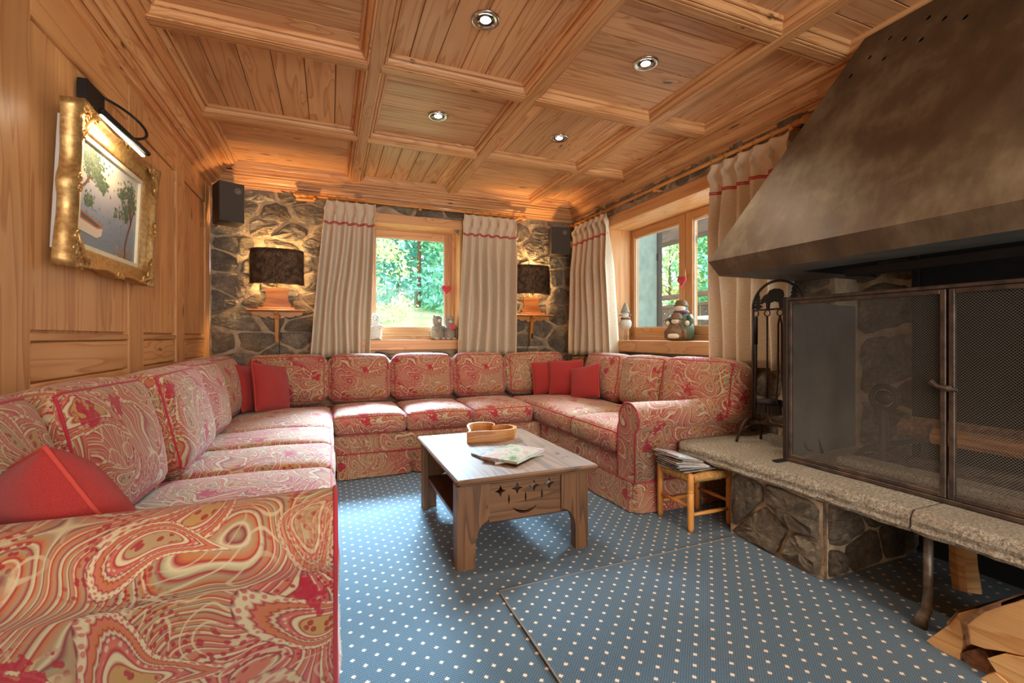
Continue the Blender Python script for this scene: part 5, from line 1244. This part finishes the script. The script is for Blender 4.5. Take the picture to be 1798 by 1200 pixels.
local('stretcher', MB().box(-0.008, 0.003, -A + 0.02, A - 0.03, 0.06, 2 * B - 0.06), 'paper_white', pt)
def spiral(c, r, turns, hand, rot, n=26): return [Vector((c[0], c[1] + hand * r * (1 - i / n * 0.85) * math.cos(rot + turns * 2 * PI * i / n), c[2] + r * (1 - i / n * 0.85) * math.sin(rot + turns * 2 * PI * i / n))) for i in range(n + 1)]
for sy in (-1, 1):
    for sz in (-1, 1):
        o_ = MB(); cy, cz = sy * (A - 0.052), CZ + sz * (B - 0.050)
        for dy, dz, r_, h_, ro in ((0.0, 0.0, 0.030, 1, 0.4), (-0.062, 0.024, 0.022, -1, 1.2), (0.026, -0.062, 0.022, 1, 2.4), (0.028, 0.030, 0.018, -1, 0.2), (-0.012, 0.040, 0.014, 1, 2.0), (0.040, -0.014, 0.014, -1, 1.0)):
            o_.tube(spiral((0.066, cy + sy * dy, cz + sz * dz), r_, 1.5, h_ * sy, ro * sz), [0.0068 * (1 - 0.5 * i / 26) for i in range(27)], 6)
        o_.tube([(0.062, cy - sy * 0.10, cz + sz * 0.036), (0.070, cy - sy * 0.03, cz + sz * 0.015), (0.072, cy + sy * 0.01, cz - sz * 0.03), (0.062, cy + sy * 0.032, cz - sz * 0.10)], [0.004, 0.009, 0.009, 0.004], 6)
        local('corner_ornament', o_, 'gilt', fo, smooth=True)
for y, z, ro in ((0, CZ + B - 0.012, 0), (0, CZ - B + 0.012, PI), (A - 0.012, CZ, -PI / 2), (-A + 0.012, CZ, PI / 2)):
    local('side_ornament', MB().tube(spiral((0.07, y - 0.018 * math.cos(ro), z + 0.018 * math.sin(ro)), 0.016, 1.2, 1, ro), 0.0045, 6).tube(spiral((0.07, y + 0.018 * math.cos(ro), z - 0.018 * math.sin(ro)), 0.016, 1.2, -1, ro), 0.0045, 6), 'gilt', fo, smooth=True)
cw, chh = a_ - 0.018, b_ - 0.018
cvm = MB().box(0.014, 0.020, -cw, cw, CZ - chh, CZ + chh)
uvs = [((p.y + cw) / (2 * cw), (p.z - CZ + chh) / (2 * chh)) for p in cvm.v]
cvo = local('canvas', cvm, 'painted_lake', pt, uvs=uvs)
rg = random.Random(12); pic = MB(); PM = ['paint_leaf', 'paint_leaf2', 'paint_trunk', 'paint_shore', 'paint_boat', 'paint_boat_dark', 'paint_boat_rim', 'paint_water']
def cv(u, v, o=0.0): return Vector((0.0204 + o, -cw + 2 * cw * u, CZ - chh + 2 * chh * v))
def dab(u, v, s, mi, o):
    an = rg.uniform(0, PI); w_, h_ = s * rg.uniform(0.6, 1.2), s * rg.uniform(0.3, 0.6)
    q = [(math.cos(an) * w_ * x - math.sin(an) * h_ * y, math.sin(an) * w_ * x + math.cos(an) * h_ * y) for x, y in ((-1, 0), (0, -1), (1, 0), (0, 1))]
    pic.add([cv(min(0.99, max(0.01, u + x)), min(0.99, max(0.01, v + y * 1.4)), o) for x, y in q], [(0, 1, 2, 3)], mi)
def stroke(pts, w, mi, o):
    for (u0, v0), (u1, v1) in zip(pts, pts[1:]):
        d = Vector((u1 - u0, v1 - v0)).normalized(); n = Vector((-d.y, d.x)) * w; pic.add([cv(u0 + n.x, v0 + n.y, o), cv(u1 + n.x, v1 + n.y, o), cv(u1 - n.x, v1 - n.y, o), cv(u0 - n.x, v0 - n.y, o)], [(0, 1, 2, 3)], mi)
stroke([(0.80, 0.02), (0.79, 0.14), (0.83, 0.30), (0.88, 0.45), (0.87, 0.58), (0.80, 0.70)], 0.014, 2, 0.0008); stroke([(0.88, 0.45), (0.93, 0.62)], 0.010, 2, 0.0008)
stroke([(0.02, 0.52), (0.10, 0.60), (0.16, 0.70)], 0.012, 2, 0.0008)
for k in range(1500):
    c = rg.choice([(0.10, 0.84, 0.20), (0.22, 0.88, 0.18), (0.12, 0.86, 0.16), (0.25, 0.74, 0.13), (0.36, 0.68, 0.09), (0.16, 0.46, 0.06), (0.84, 0.78, 0.12), (0.70, 0.72, 0.10), (0.90, 0.66, 0.09), (0.78, 0.58, 0.08)])
    dab(rg.gauss(c[0], c[2] * 0.45), rg.gauss(c[1], c[2] * 0.4), 0.018, 0 if rg.random() < 0.6 else 1, 0.0004 + 0.0003 * rg.random())
for k in range(60): dab(rg.uniform(0.56, 0.84), rg.uniform(0.42, 0.53) , 0.02, 1, 0.0003)
for k in range(70): dab(rg.gauss(0.78, 0.09), max(0.02, rg.gauss(0.06, 0.05)), 0.022, 3, 0.0005)
for k in range(90): dab(rg.uniform(0.05, 0.75), rg.uniform(0.05, 0.45), 0.014, 7, 0.0002)
def shape(pts, mi, o): pic.add([cv(u, v, o) for u, v in pts], [tuple(range(len(pts)))], mi)
shape([(0.02, 0.14), (0.30, 0.12), (0.37, 0.16), (0.385, 0.24), (0.30, 0.235), (0.02, 0.27)], 4, 0.0006); shape([(0.02, 0.25), (0.30, 0.215), (0.385, 0.24), (0.375, 0.265), (0.20, 0.31), (0.02, 0.335)], 6, 0.0007); shape([(0.06, 0.265), (0.28, 0.235), (0.35, 0.25), (0.20, 0.29), (0.06, 0.315)], 5, 0.0009)
local('painted_scene', pic, PM, cvo, fix=False)['kind'] = 'stuff'
# picture light
pl = thing('picture_light', 'black gooseneck picture light glowing above the gilt frame', 'lamp', (XL, 2.42, 1.99))
part('mount', MB().box(XL, XL + 0.035, 2.345, 2.50, 1.955, 2.045, 0.003), 'iron_dark', pl)
part('gooseneck', MB().tube(bez((XL + 0.035, 2.49, 2.035), (XL + 0.10, 2.66, 2.05), (-0.74, 2.66, 1.93), (-0.775, 2.39, 1.84), 14), 0.006, 8), 'iron_dark', pl, smooth=True)
tube = part('tube_housing', MB().tube([(-0.775, 2.115, 1.832), (-0.775, 2.575, 1.844)], 0.011, 10), 'iron_dark', pl, smooth=True)
part('tube_lamp', MB().box(-0.791, -0.780, 2.14, 2.55, 1.820, 1.827), 'tube_glow', tube)
lamp('picture_glow', 'AREA', (-0.79, 2.345, 1.815), (-0.92, 2.345, 1.58), 1.6, (1.0, 0.80, 0.55), shape='RECTANGLE', size=0.40, size_y=0.02)

# ================================================================== FIGURES ON THE SILLS
def marmot(label, loc, rz, s=1.0, gift=False, mat='plush_grey'):
    r = thing('plush_marmot', label, 'soft toy', loc, (0, 0, rz), 'plush animals on the back sill')
    body = MB().lathe([(x * s, z * s) for x, z in ((0.03, 0), (0.062, 0.008), (0.07, 0.04), (0.066, 0.09), (0.055, 0.13), (0.044, 0.155), (0.043, 0.17), (0.048, 0.19), (0.046, 0.215), (0.034, 0.235), (0.014, 0.245))], (0, 0, 0), 18)
    for v in body.v: v += mnoise.noise_vector(v * 60) * 0.004
    local('body', body, mat, r, smooth=True)
    local('muzzle', MB().ell((0, -0.045 * s, 0.188 * s), 0.022 * s, 0.022 * s, 0.017 * s, 10, 6), 'plush_white', r, smooth=True)
    local('nose', MB().ell((0, -0.066 * s, 0.193 * s), 0.007 * s, 0.005 * s, 0.005 * s, 8, 6), 'black_plastic', r, smooth=True)
    for d in (-1, 1):
        local('ear', MB().ell((d * 0.036 * s, 0, 0.232 * s), 0.012 * s, 0.008 * s, 0.015 * s, 8, 6), mat, r, smooth=True)
        local('eye', MB().ell((d * 0.021 * s, -0.041 * s, 0.209 * s), 0.005 * s, 0.004 * s, 0.005 * s, 8, 6), 'black_plastic', r, smooth=True)
        local('paw', MB().tube([(d * 0.058 * s, -0.01 * s, 0.135 * s), (d * 0.058 * s, -0.05 * s, 0.115 * s), (d * 0.022 * s, -0.075 * s, 0.128 * s)], [0.016 * s, 0.015 * s, 0.013 * s], 8), mat, r, smooth=True)
        local('foot', MB().ell((d * 0.034 * s, -0.052 * s, 0.012 * s), 0.022 * s, 0.03 * s, 0.012 * s, 8, 6), 'plush_white', r, smooth=True)
    if gift: local('gift_box', MB().box(-0.03 * s, 0.03 * s, -0.105 * s, -0.07 * s, 0.11 * s, 0.155 * s, 0.002), 'heart_red', r, label='little red gift box')
SILL = 0.9725
marmot('pale plush marmot half hidden by the left curtain on the sill', (0.405, 4.60, SILL), 0.2, 1.04, mat='plush_white')
marmot('grey plush marmot hugging its paws on the back sill', (1.025, 4.61, SILL), 0.35, 1.02)
marmot('grey plush marmot holding a red gift on the back sill', (1.15, 4.60, SILL), 0.1, 0.98, True)
def hang_heart(label, c, axis, s=0.055):
    r = thing('hanging_heart', label, 'ornament', c, (0, 0, 0 if axis == 'x' else PI / 2), 'red felt hearts on the window handles')
    pts = [heart(-PI + 2 * PI * i / 30) for i in range(30)]; m = MB()
    for k, o_ in ((0.75, -0.012), (0.95, -0.008), (1.0, 0.0), (0.95, 0.008), (0.75, 0.012)): m.v += [Vector((x * s * k, o_, -2 * s + (0.55 + (y - 0.55) * k) * 1.9 * s)) for x, y in pts]
    n = 30; m.f += [(j * n + i, j * n + (i + 1) % n, (j + 1) * n + (i + 1) % n, (j + 1) * n + i) for j in range(4) for i in range(n)] + [tuple(range(n))[::-1], tuple(4 * n + i for i in range(n))]; m.mi = [0] * len(m.f)
    local('heart', m, 'heart_red', r, smooth=True)
    local('loop', MB().tube([(0, 0, -0.5 * s), (0.004, 0, 0.0), (0, 0, 0.06)], 0.0015, 5), 'trim_red', r)
hang_heart('red felt heart hanging on the back window handle', (1.135, YB + 0.115, 1.545), 'x'); hang_heart('red felt heart hanging on the side window handle', (XG - 0.06, 3.045, 1.52), 'y', 0.05)
sh = thing('sheep_figure', 'white long legged sheep figure in a hat on the side sill', 'figurine', (2.70, 3.74, 0.9685), (0, 0, math.radians(-50)))
bd = MB().ell((0, 0, 0.16), 0.055, 0.05, 0.06, 14, 10)
for v in bd.v: v += mnoise.noise_vector(v * 70) * 0.010
local('body', bd, 'plush_white', sh, smooth=True); local('head', MB().ell((0, -0.02, 0.245), 0.034, 0.036, 0.04, 12, 8), 'plush_white', sh, smooth=True)
local('hat', MB().lathe([(0.046, 0.0), (0.042, 0.012), (0.034, 0.035), (0.022, 0.065), (0.010, 0.095), (0.004, 0.10)], (0, -0.015, 0.268), 14), 'plush_grey', sh, smooth=True)
local('scarf', MB().tube([(0.038 * math.cos(a), 0.036 * math.sin(a), 0.212) for a in [2 * PI * i / 16 for i in range(16)]], 0.012, 6, closed=True), 'ceramic_brown', sh, smooth=True)
for d in (-1, 1):
    local('leg', MB().tube([(d * 0.022, 0, 0.11), (d * 0.026, -0.004, 0.05), (d * 0.026, 0, 0.006)], 0.0045, 6), 'plush_white', sh, smooth=True); local('hoof', MB().ell((d * 0.026, -0.008, 0.005), 0.011, 0.016, 0.005, 8, 5), 'plush_white', sh, smooth=True)
    local('ear', MB().ell((d * 0.045, -0.012, 0.245), 0.018, 0.006, 0.008, 8, 5), 'plush_grey', sh, smooth=True)
sn = thing('snowman_figure', 'ceramic pair of snowmen in brown coats and hats on the side sill', 'figurine', (2.70, 2.985, 0.9685), (0, 0, math.radians(-62)))
local('tall_snowman', MB().lathe([(0.05, 0), (0.092, 0.006), (0.104, 0.05), (0.100, 0.11), (0.082, 0.17), (0.055, 0.215), (0.042, 0.235), (0.052, 0.26), (0.05, 0.285), (0.03, 0.305)], (0, 0.012, 0), 20), 'ceramic_green', sn, smooth=True)
local('small_snowman', MB().lathe([(0.04, 0), (0.075, 0.006), (0.084, 0.04), (0.078, 0.08), (0.055, 0.12), (0.04, 0.132), (0.046, 0.155), (0.04, 0.185), (0.02, 0.2)], (-0.01, -0.065, 0), 18), 'ceramic_brown', sn, smooth=True)
local('belly', MB().ell((-0.01, -0.088, 0.04), 0.068, 0.066, 0.042, 14, 8), 'ceramic_cream', sn, smooth=True)
local('face', MB().ell((-0.01, -0.082, 0.16), 0.036, 0.036, 0.03, 12, 8), 'ceramic_cream', sn, smooth=True); local('face', MB().ell((0, -0.015, 0.265), 0.046, 0.042, 0.034, 12, 8), 'ceramic_cream', sn, smooth=True)
for c, s in (((0, 0.012, 0.285), 1.0), ((-0.01, -0.065, 0.175), 0.9)):
    local('hat', MB().lathe([(0.058 * s, 0), (0.06 * s, 0.008), (0.05 * s, 0.014), (0.05 * s, 0.03), (0.036 * s, 0.05), (0.012 * s, 0.056)], c, 16), 'ceramic_brown', sn, smooth=True)
local('scarf', MB().tube([(0.052 * math.cos(a), 0.01 + 0.05 * math.sin(a), 0.236) for a in [2 * PI * i / 18 for i in range(18)]], 0.014, 6, closed=True), 'ceramic_purple', sn, smooth=True)
for d in (-1, 1):
    local('arm', MB().tube([(d * 0.07, 0, 0.20), (d * 0.098, -0.03, 0.16), (d * 0.085, -0.06, 0.14)], [0.026, 0.026, 0.022], 8), 'ceramic_green', sn, smooth=True)
    local('mitten', MB().ell((d * 0.078, -0.072, 0.142), 0.02, 0.02, 0.022, 8, 6), 'ceramic_cream', sn, smooth=True)
    local('coat_front', MB().tube([(-0.01 + d * 0.03, -0.085, 0.125), (-0.01 + d * 0.075, -0.10, 0.07), (-0.01 + d * 0.072, -0.10, 0.02)], 0.018, 7), 'ceramic_brown', sn, smooth=True)

# ================================================================== OUTSIDE
def hill(u, v):
    x = -14 + 34 * u; y = 5.3 + 30 * v
    z = -0.2 + 1.4 * min(1, (y - 5.3) / 3.0) + 0.14 * max(0, y - 8.3) + 0.15 * mnoise.noise(Vector((x * 0.4, y * 0.4, 0)))
    if x > 3: z -= min(1.3, (x - 3) * 0.35)
    return (x, y, z)
struct('ground', MB().grid(hill, 50, 44), 'grass', 'sunny grassy slope outside the back window', 'ground', smooth=True, fix=False)
def gz(x, y):
    z = -0.2 + 1.4 * min(1, max(0, y - 5.3) / 3.0) + 0.14 * max(0, y - 8.3)
    if x > 3: z -= min(1.3, (x - 3) * 0.35)
    return z
def tree(name, label, x, y, h, r, mat, seed, n=5200, ls=0.085, trunk=0.06, low=0.08, shape='cone'):
    z = gz(x, y) - 0.15; t = thing(name, label, 'tree', (x, y, z), group='trees outside the windows'); rg = random.Random(seed); vs, fs = [], []
    tufts = []
    for k in range(46):
        f = rg.uniform(low, 1.0); rr = r * (1.05 - f * 0.85 if shape == 'cone' else math.sin(PI * min(1, 0.15 + f * 0.8))) * rg.uniform(0.55, 1.0); a = rg.uniform(0, 2 * PI)
        tufts.append((Vector((rr * math.cos(a), rr * math.sin(a), h * f)), rg.uniform(0.14, 0.27) * r))
    for i in range(n):
        c, s = rg.choice(tufts); p = c + Vector((rg.gauss(0, s), rg.gauss(0, s), rg.gauss(0, s * 0.7)))
        d1 = Vector((rg.gauss(0, 1), rg.gauss(0, 1), rg.gauss(0, 1))).normalized(); d2 = d1.cross(Vector((rg.gauss(0, 1), rg.gauss(0, 1), rg.gauss(0, 1)))).normalized(); L = ls * rg.uniform(0.5, 1.2)
        k = len(vs); vs += [p - d1 * L, p + d2 * L * 0.42, p + d1 * L, p - d2 * L * 0.42]; fs.append((k, k + 1, k + 2, k + 3))
    local('foliage', MB().add(vs, fs), mat, t, fix=False)['kind'] = 'stuff'
    tk = MB().tube([(0, 0, 0), (0.03 * r, 0.02 * r, h * 0.45), (0, 0, h * 0.92)], [trunk, trunk * 0.75, trunk * 0.2], 8)
    for c, s in tufts[:16]: tk.tube([(0, 0, c.z * 0.9), c * 0.55 + Vector((0, 0, c.z * 0.42)), c], [trunk * 0.25, trunk * 0.16, trunk * 0.05], 5)
    local('trunk', tk, 'bark', t, smooth=True)
tree('yellowing_bush', 'pale yellowing bush at the left outside the back window', 0.75, 9.0, 1.9, 0.75, 'leaf_yellow', 1, 4200, 0.05, 0.03, 0.0, 'round')
tree('pine_tree', 'bluish pine filling the middle of the back window view', 2.2, 12.2, 5.6, 1.7, 'leaf_blue', 2, 6500, 0.10)
tree('pine_tree', 'bright green pine at the right of the back window view', 3.3, 11.2, 4.8, 1.15, 'leaf_pine', 3, 5200, 0.09, low=0.0)
tree('dark_tree', 'dense dark conifer deep behind the back window pines', 0.9, 15.0, 7.5, 2.3, 'leaf_blue', 4, 6500, 0.13)
tree('dark_tree', 'dense conifer farthest right behind the back window pines', 4.2, 15.5, 7.5, 2.4, 'leaf_pine', 5, 6500, 0.13)
tree('dark_tree', 'tall conifer at the top of the grassy slope', 2.6, 19.0, 10.0, 3.2, 'leaf_blue', 6, 7000, 0.16)
tree('autumn_tree', 'golden autumn tree beyond the terrace railing', 8.4, 9.7, 3.7, 1.2, 'leaf_autumn', 7, 5200, 0.07, shape='round')
tree('green_tree', 'green tree beyond the terrace, above the railing', 9.6, 8.8, 5.4, 1.7, 'leaf_pine', 8, 6500, 0.10)
tree('green_tree', 'green conifer seen through the right casement', 8.6, 6.9, 5.2, 1.5, 'leaf_blue', 9, 6000, 0.09)
tree('green_tree', 'large conifer farthest beyond the terrace', 14.0, 12.0, 9.0, 3.6, 'leaf_pine', 10, 7000, 0.18)
struct('terrace', MB().box(2.95, 7.0, 1.5, 8.6, 0.42, 0.52), 'plaster', 'terrace floor outside the side window', 'terrace')
sp_ = P(1119, 575, x=3.55); sq = P(1157, 575, x=3.55)
shp = thing('window_shutter', 'weathered grey open shutter outside the left casement', 'shutter', (3.55, 4.5, 0.52))
part('leaf', MB().box(3.53, 3.57, sq.y, sp_.y + 0.15, 0.521, 2.75, 0.004), 'shutter', shp); part('edge_strip', MB().box(3.515, 3.575, sq.y - 0.03, sq.y, 0.521, 2.75, 0.003), 'iron', shp); part('hinge', MB().box(3.505, 3.52, sq.y - 0.02, sq.y - 0.005, 1.88, 1.96), 'black_plastic', shp)
tag(part('eave_beam', MB().box(4.4, 4.62, 3.5, 8.6, 2.33, 2.62, 0.01), 'terrace_wood', grain='y'), 'grey timber eave beam above the terrace', 'beam')
tag(part('terrace_post', MB().box(4.42, 4.60, 8.3, 8.5, 0.52, 2.33, 0.01), 'terrace_wood', grain='z'), 'timber post holding the terrace eave', 'post')
tag(part('terrace_post', MB().box(4.42, 4.60, 3.56, 3.74, 0.52, 2.33, 0.01), 'terrace_wood', grain='z'), 'timber post at the near end of the terrace eave', 'post')
rl = thing('terrace_railing', 'brown wooden terrace railing with heart cutouts', 'railing', (5.0, 5.6, 0.52))
part('top_rail', MB().box(4.95, 5.05, 3.6, 8.3, 1.59, 1.66, 0.006), 'terrace_wood', rl, grain='y'); part('middle_rail', MB().box(4.97, 5.03, 3.6, 8.3, 1.455, 1.50, 0.004), 'terrace_wood', rl, grain='y'); part('bottom_rail', MB().box(4.97, 5.03, 3.6, 8.3, 0.62, 0.68, 0.004), 'terrace_wood', rl, grain='y')
hh = [heart(-PI + 2 * PI * i / 18) for i in range(18)]
y = 3.65; k = 0
while y < 8.2:
    hs = [[(y + 0.085 + x * 0.028, zc + q * 0.055) for x, q in hh] for zc in (1.34, 1.21, 1.08)] if k % 4 == 2 else []
    part('baluster', MB().prism([(y, 0.68), (y + 0.17, 0.68), (y + 0.17, 1.455), (y, 1.455)], 4.985, 5.015, 'yz', hs), 'terrace_wood', rl, grain='z'); y += 0.215; k += 1
gt = thing('garden_table', 'white garden table on the terrace', 'table', (4.35, 4.05, 0.521))
part('table_top', MB().box(4.1, 4.6, 3.75, 4.5, 1.22, 1.25, 0.004), 'white_paint', gt)
for xx in (4.14, 4.54):
    for yy in (3.80, 4.44): part('leg', MB().box(xx - 0.02, xx + 0.02, yy - 0.02, yy + 0.02, 0.521, 1.22, 0.003), 'white_paint', gt)
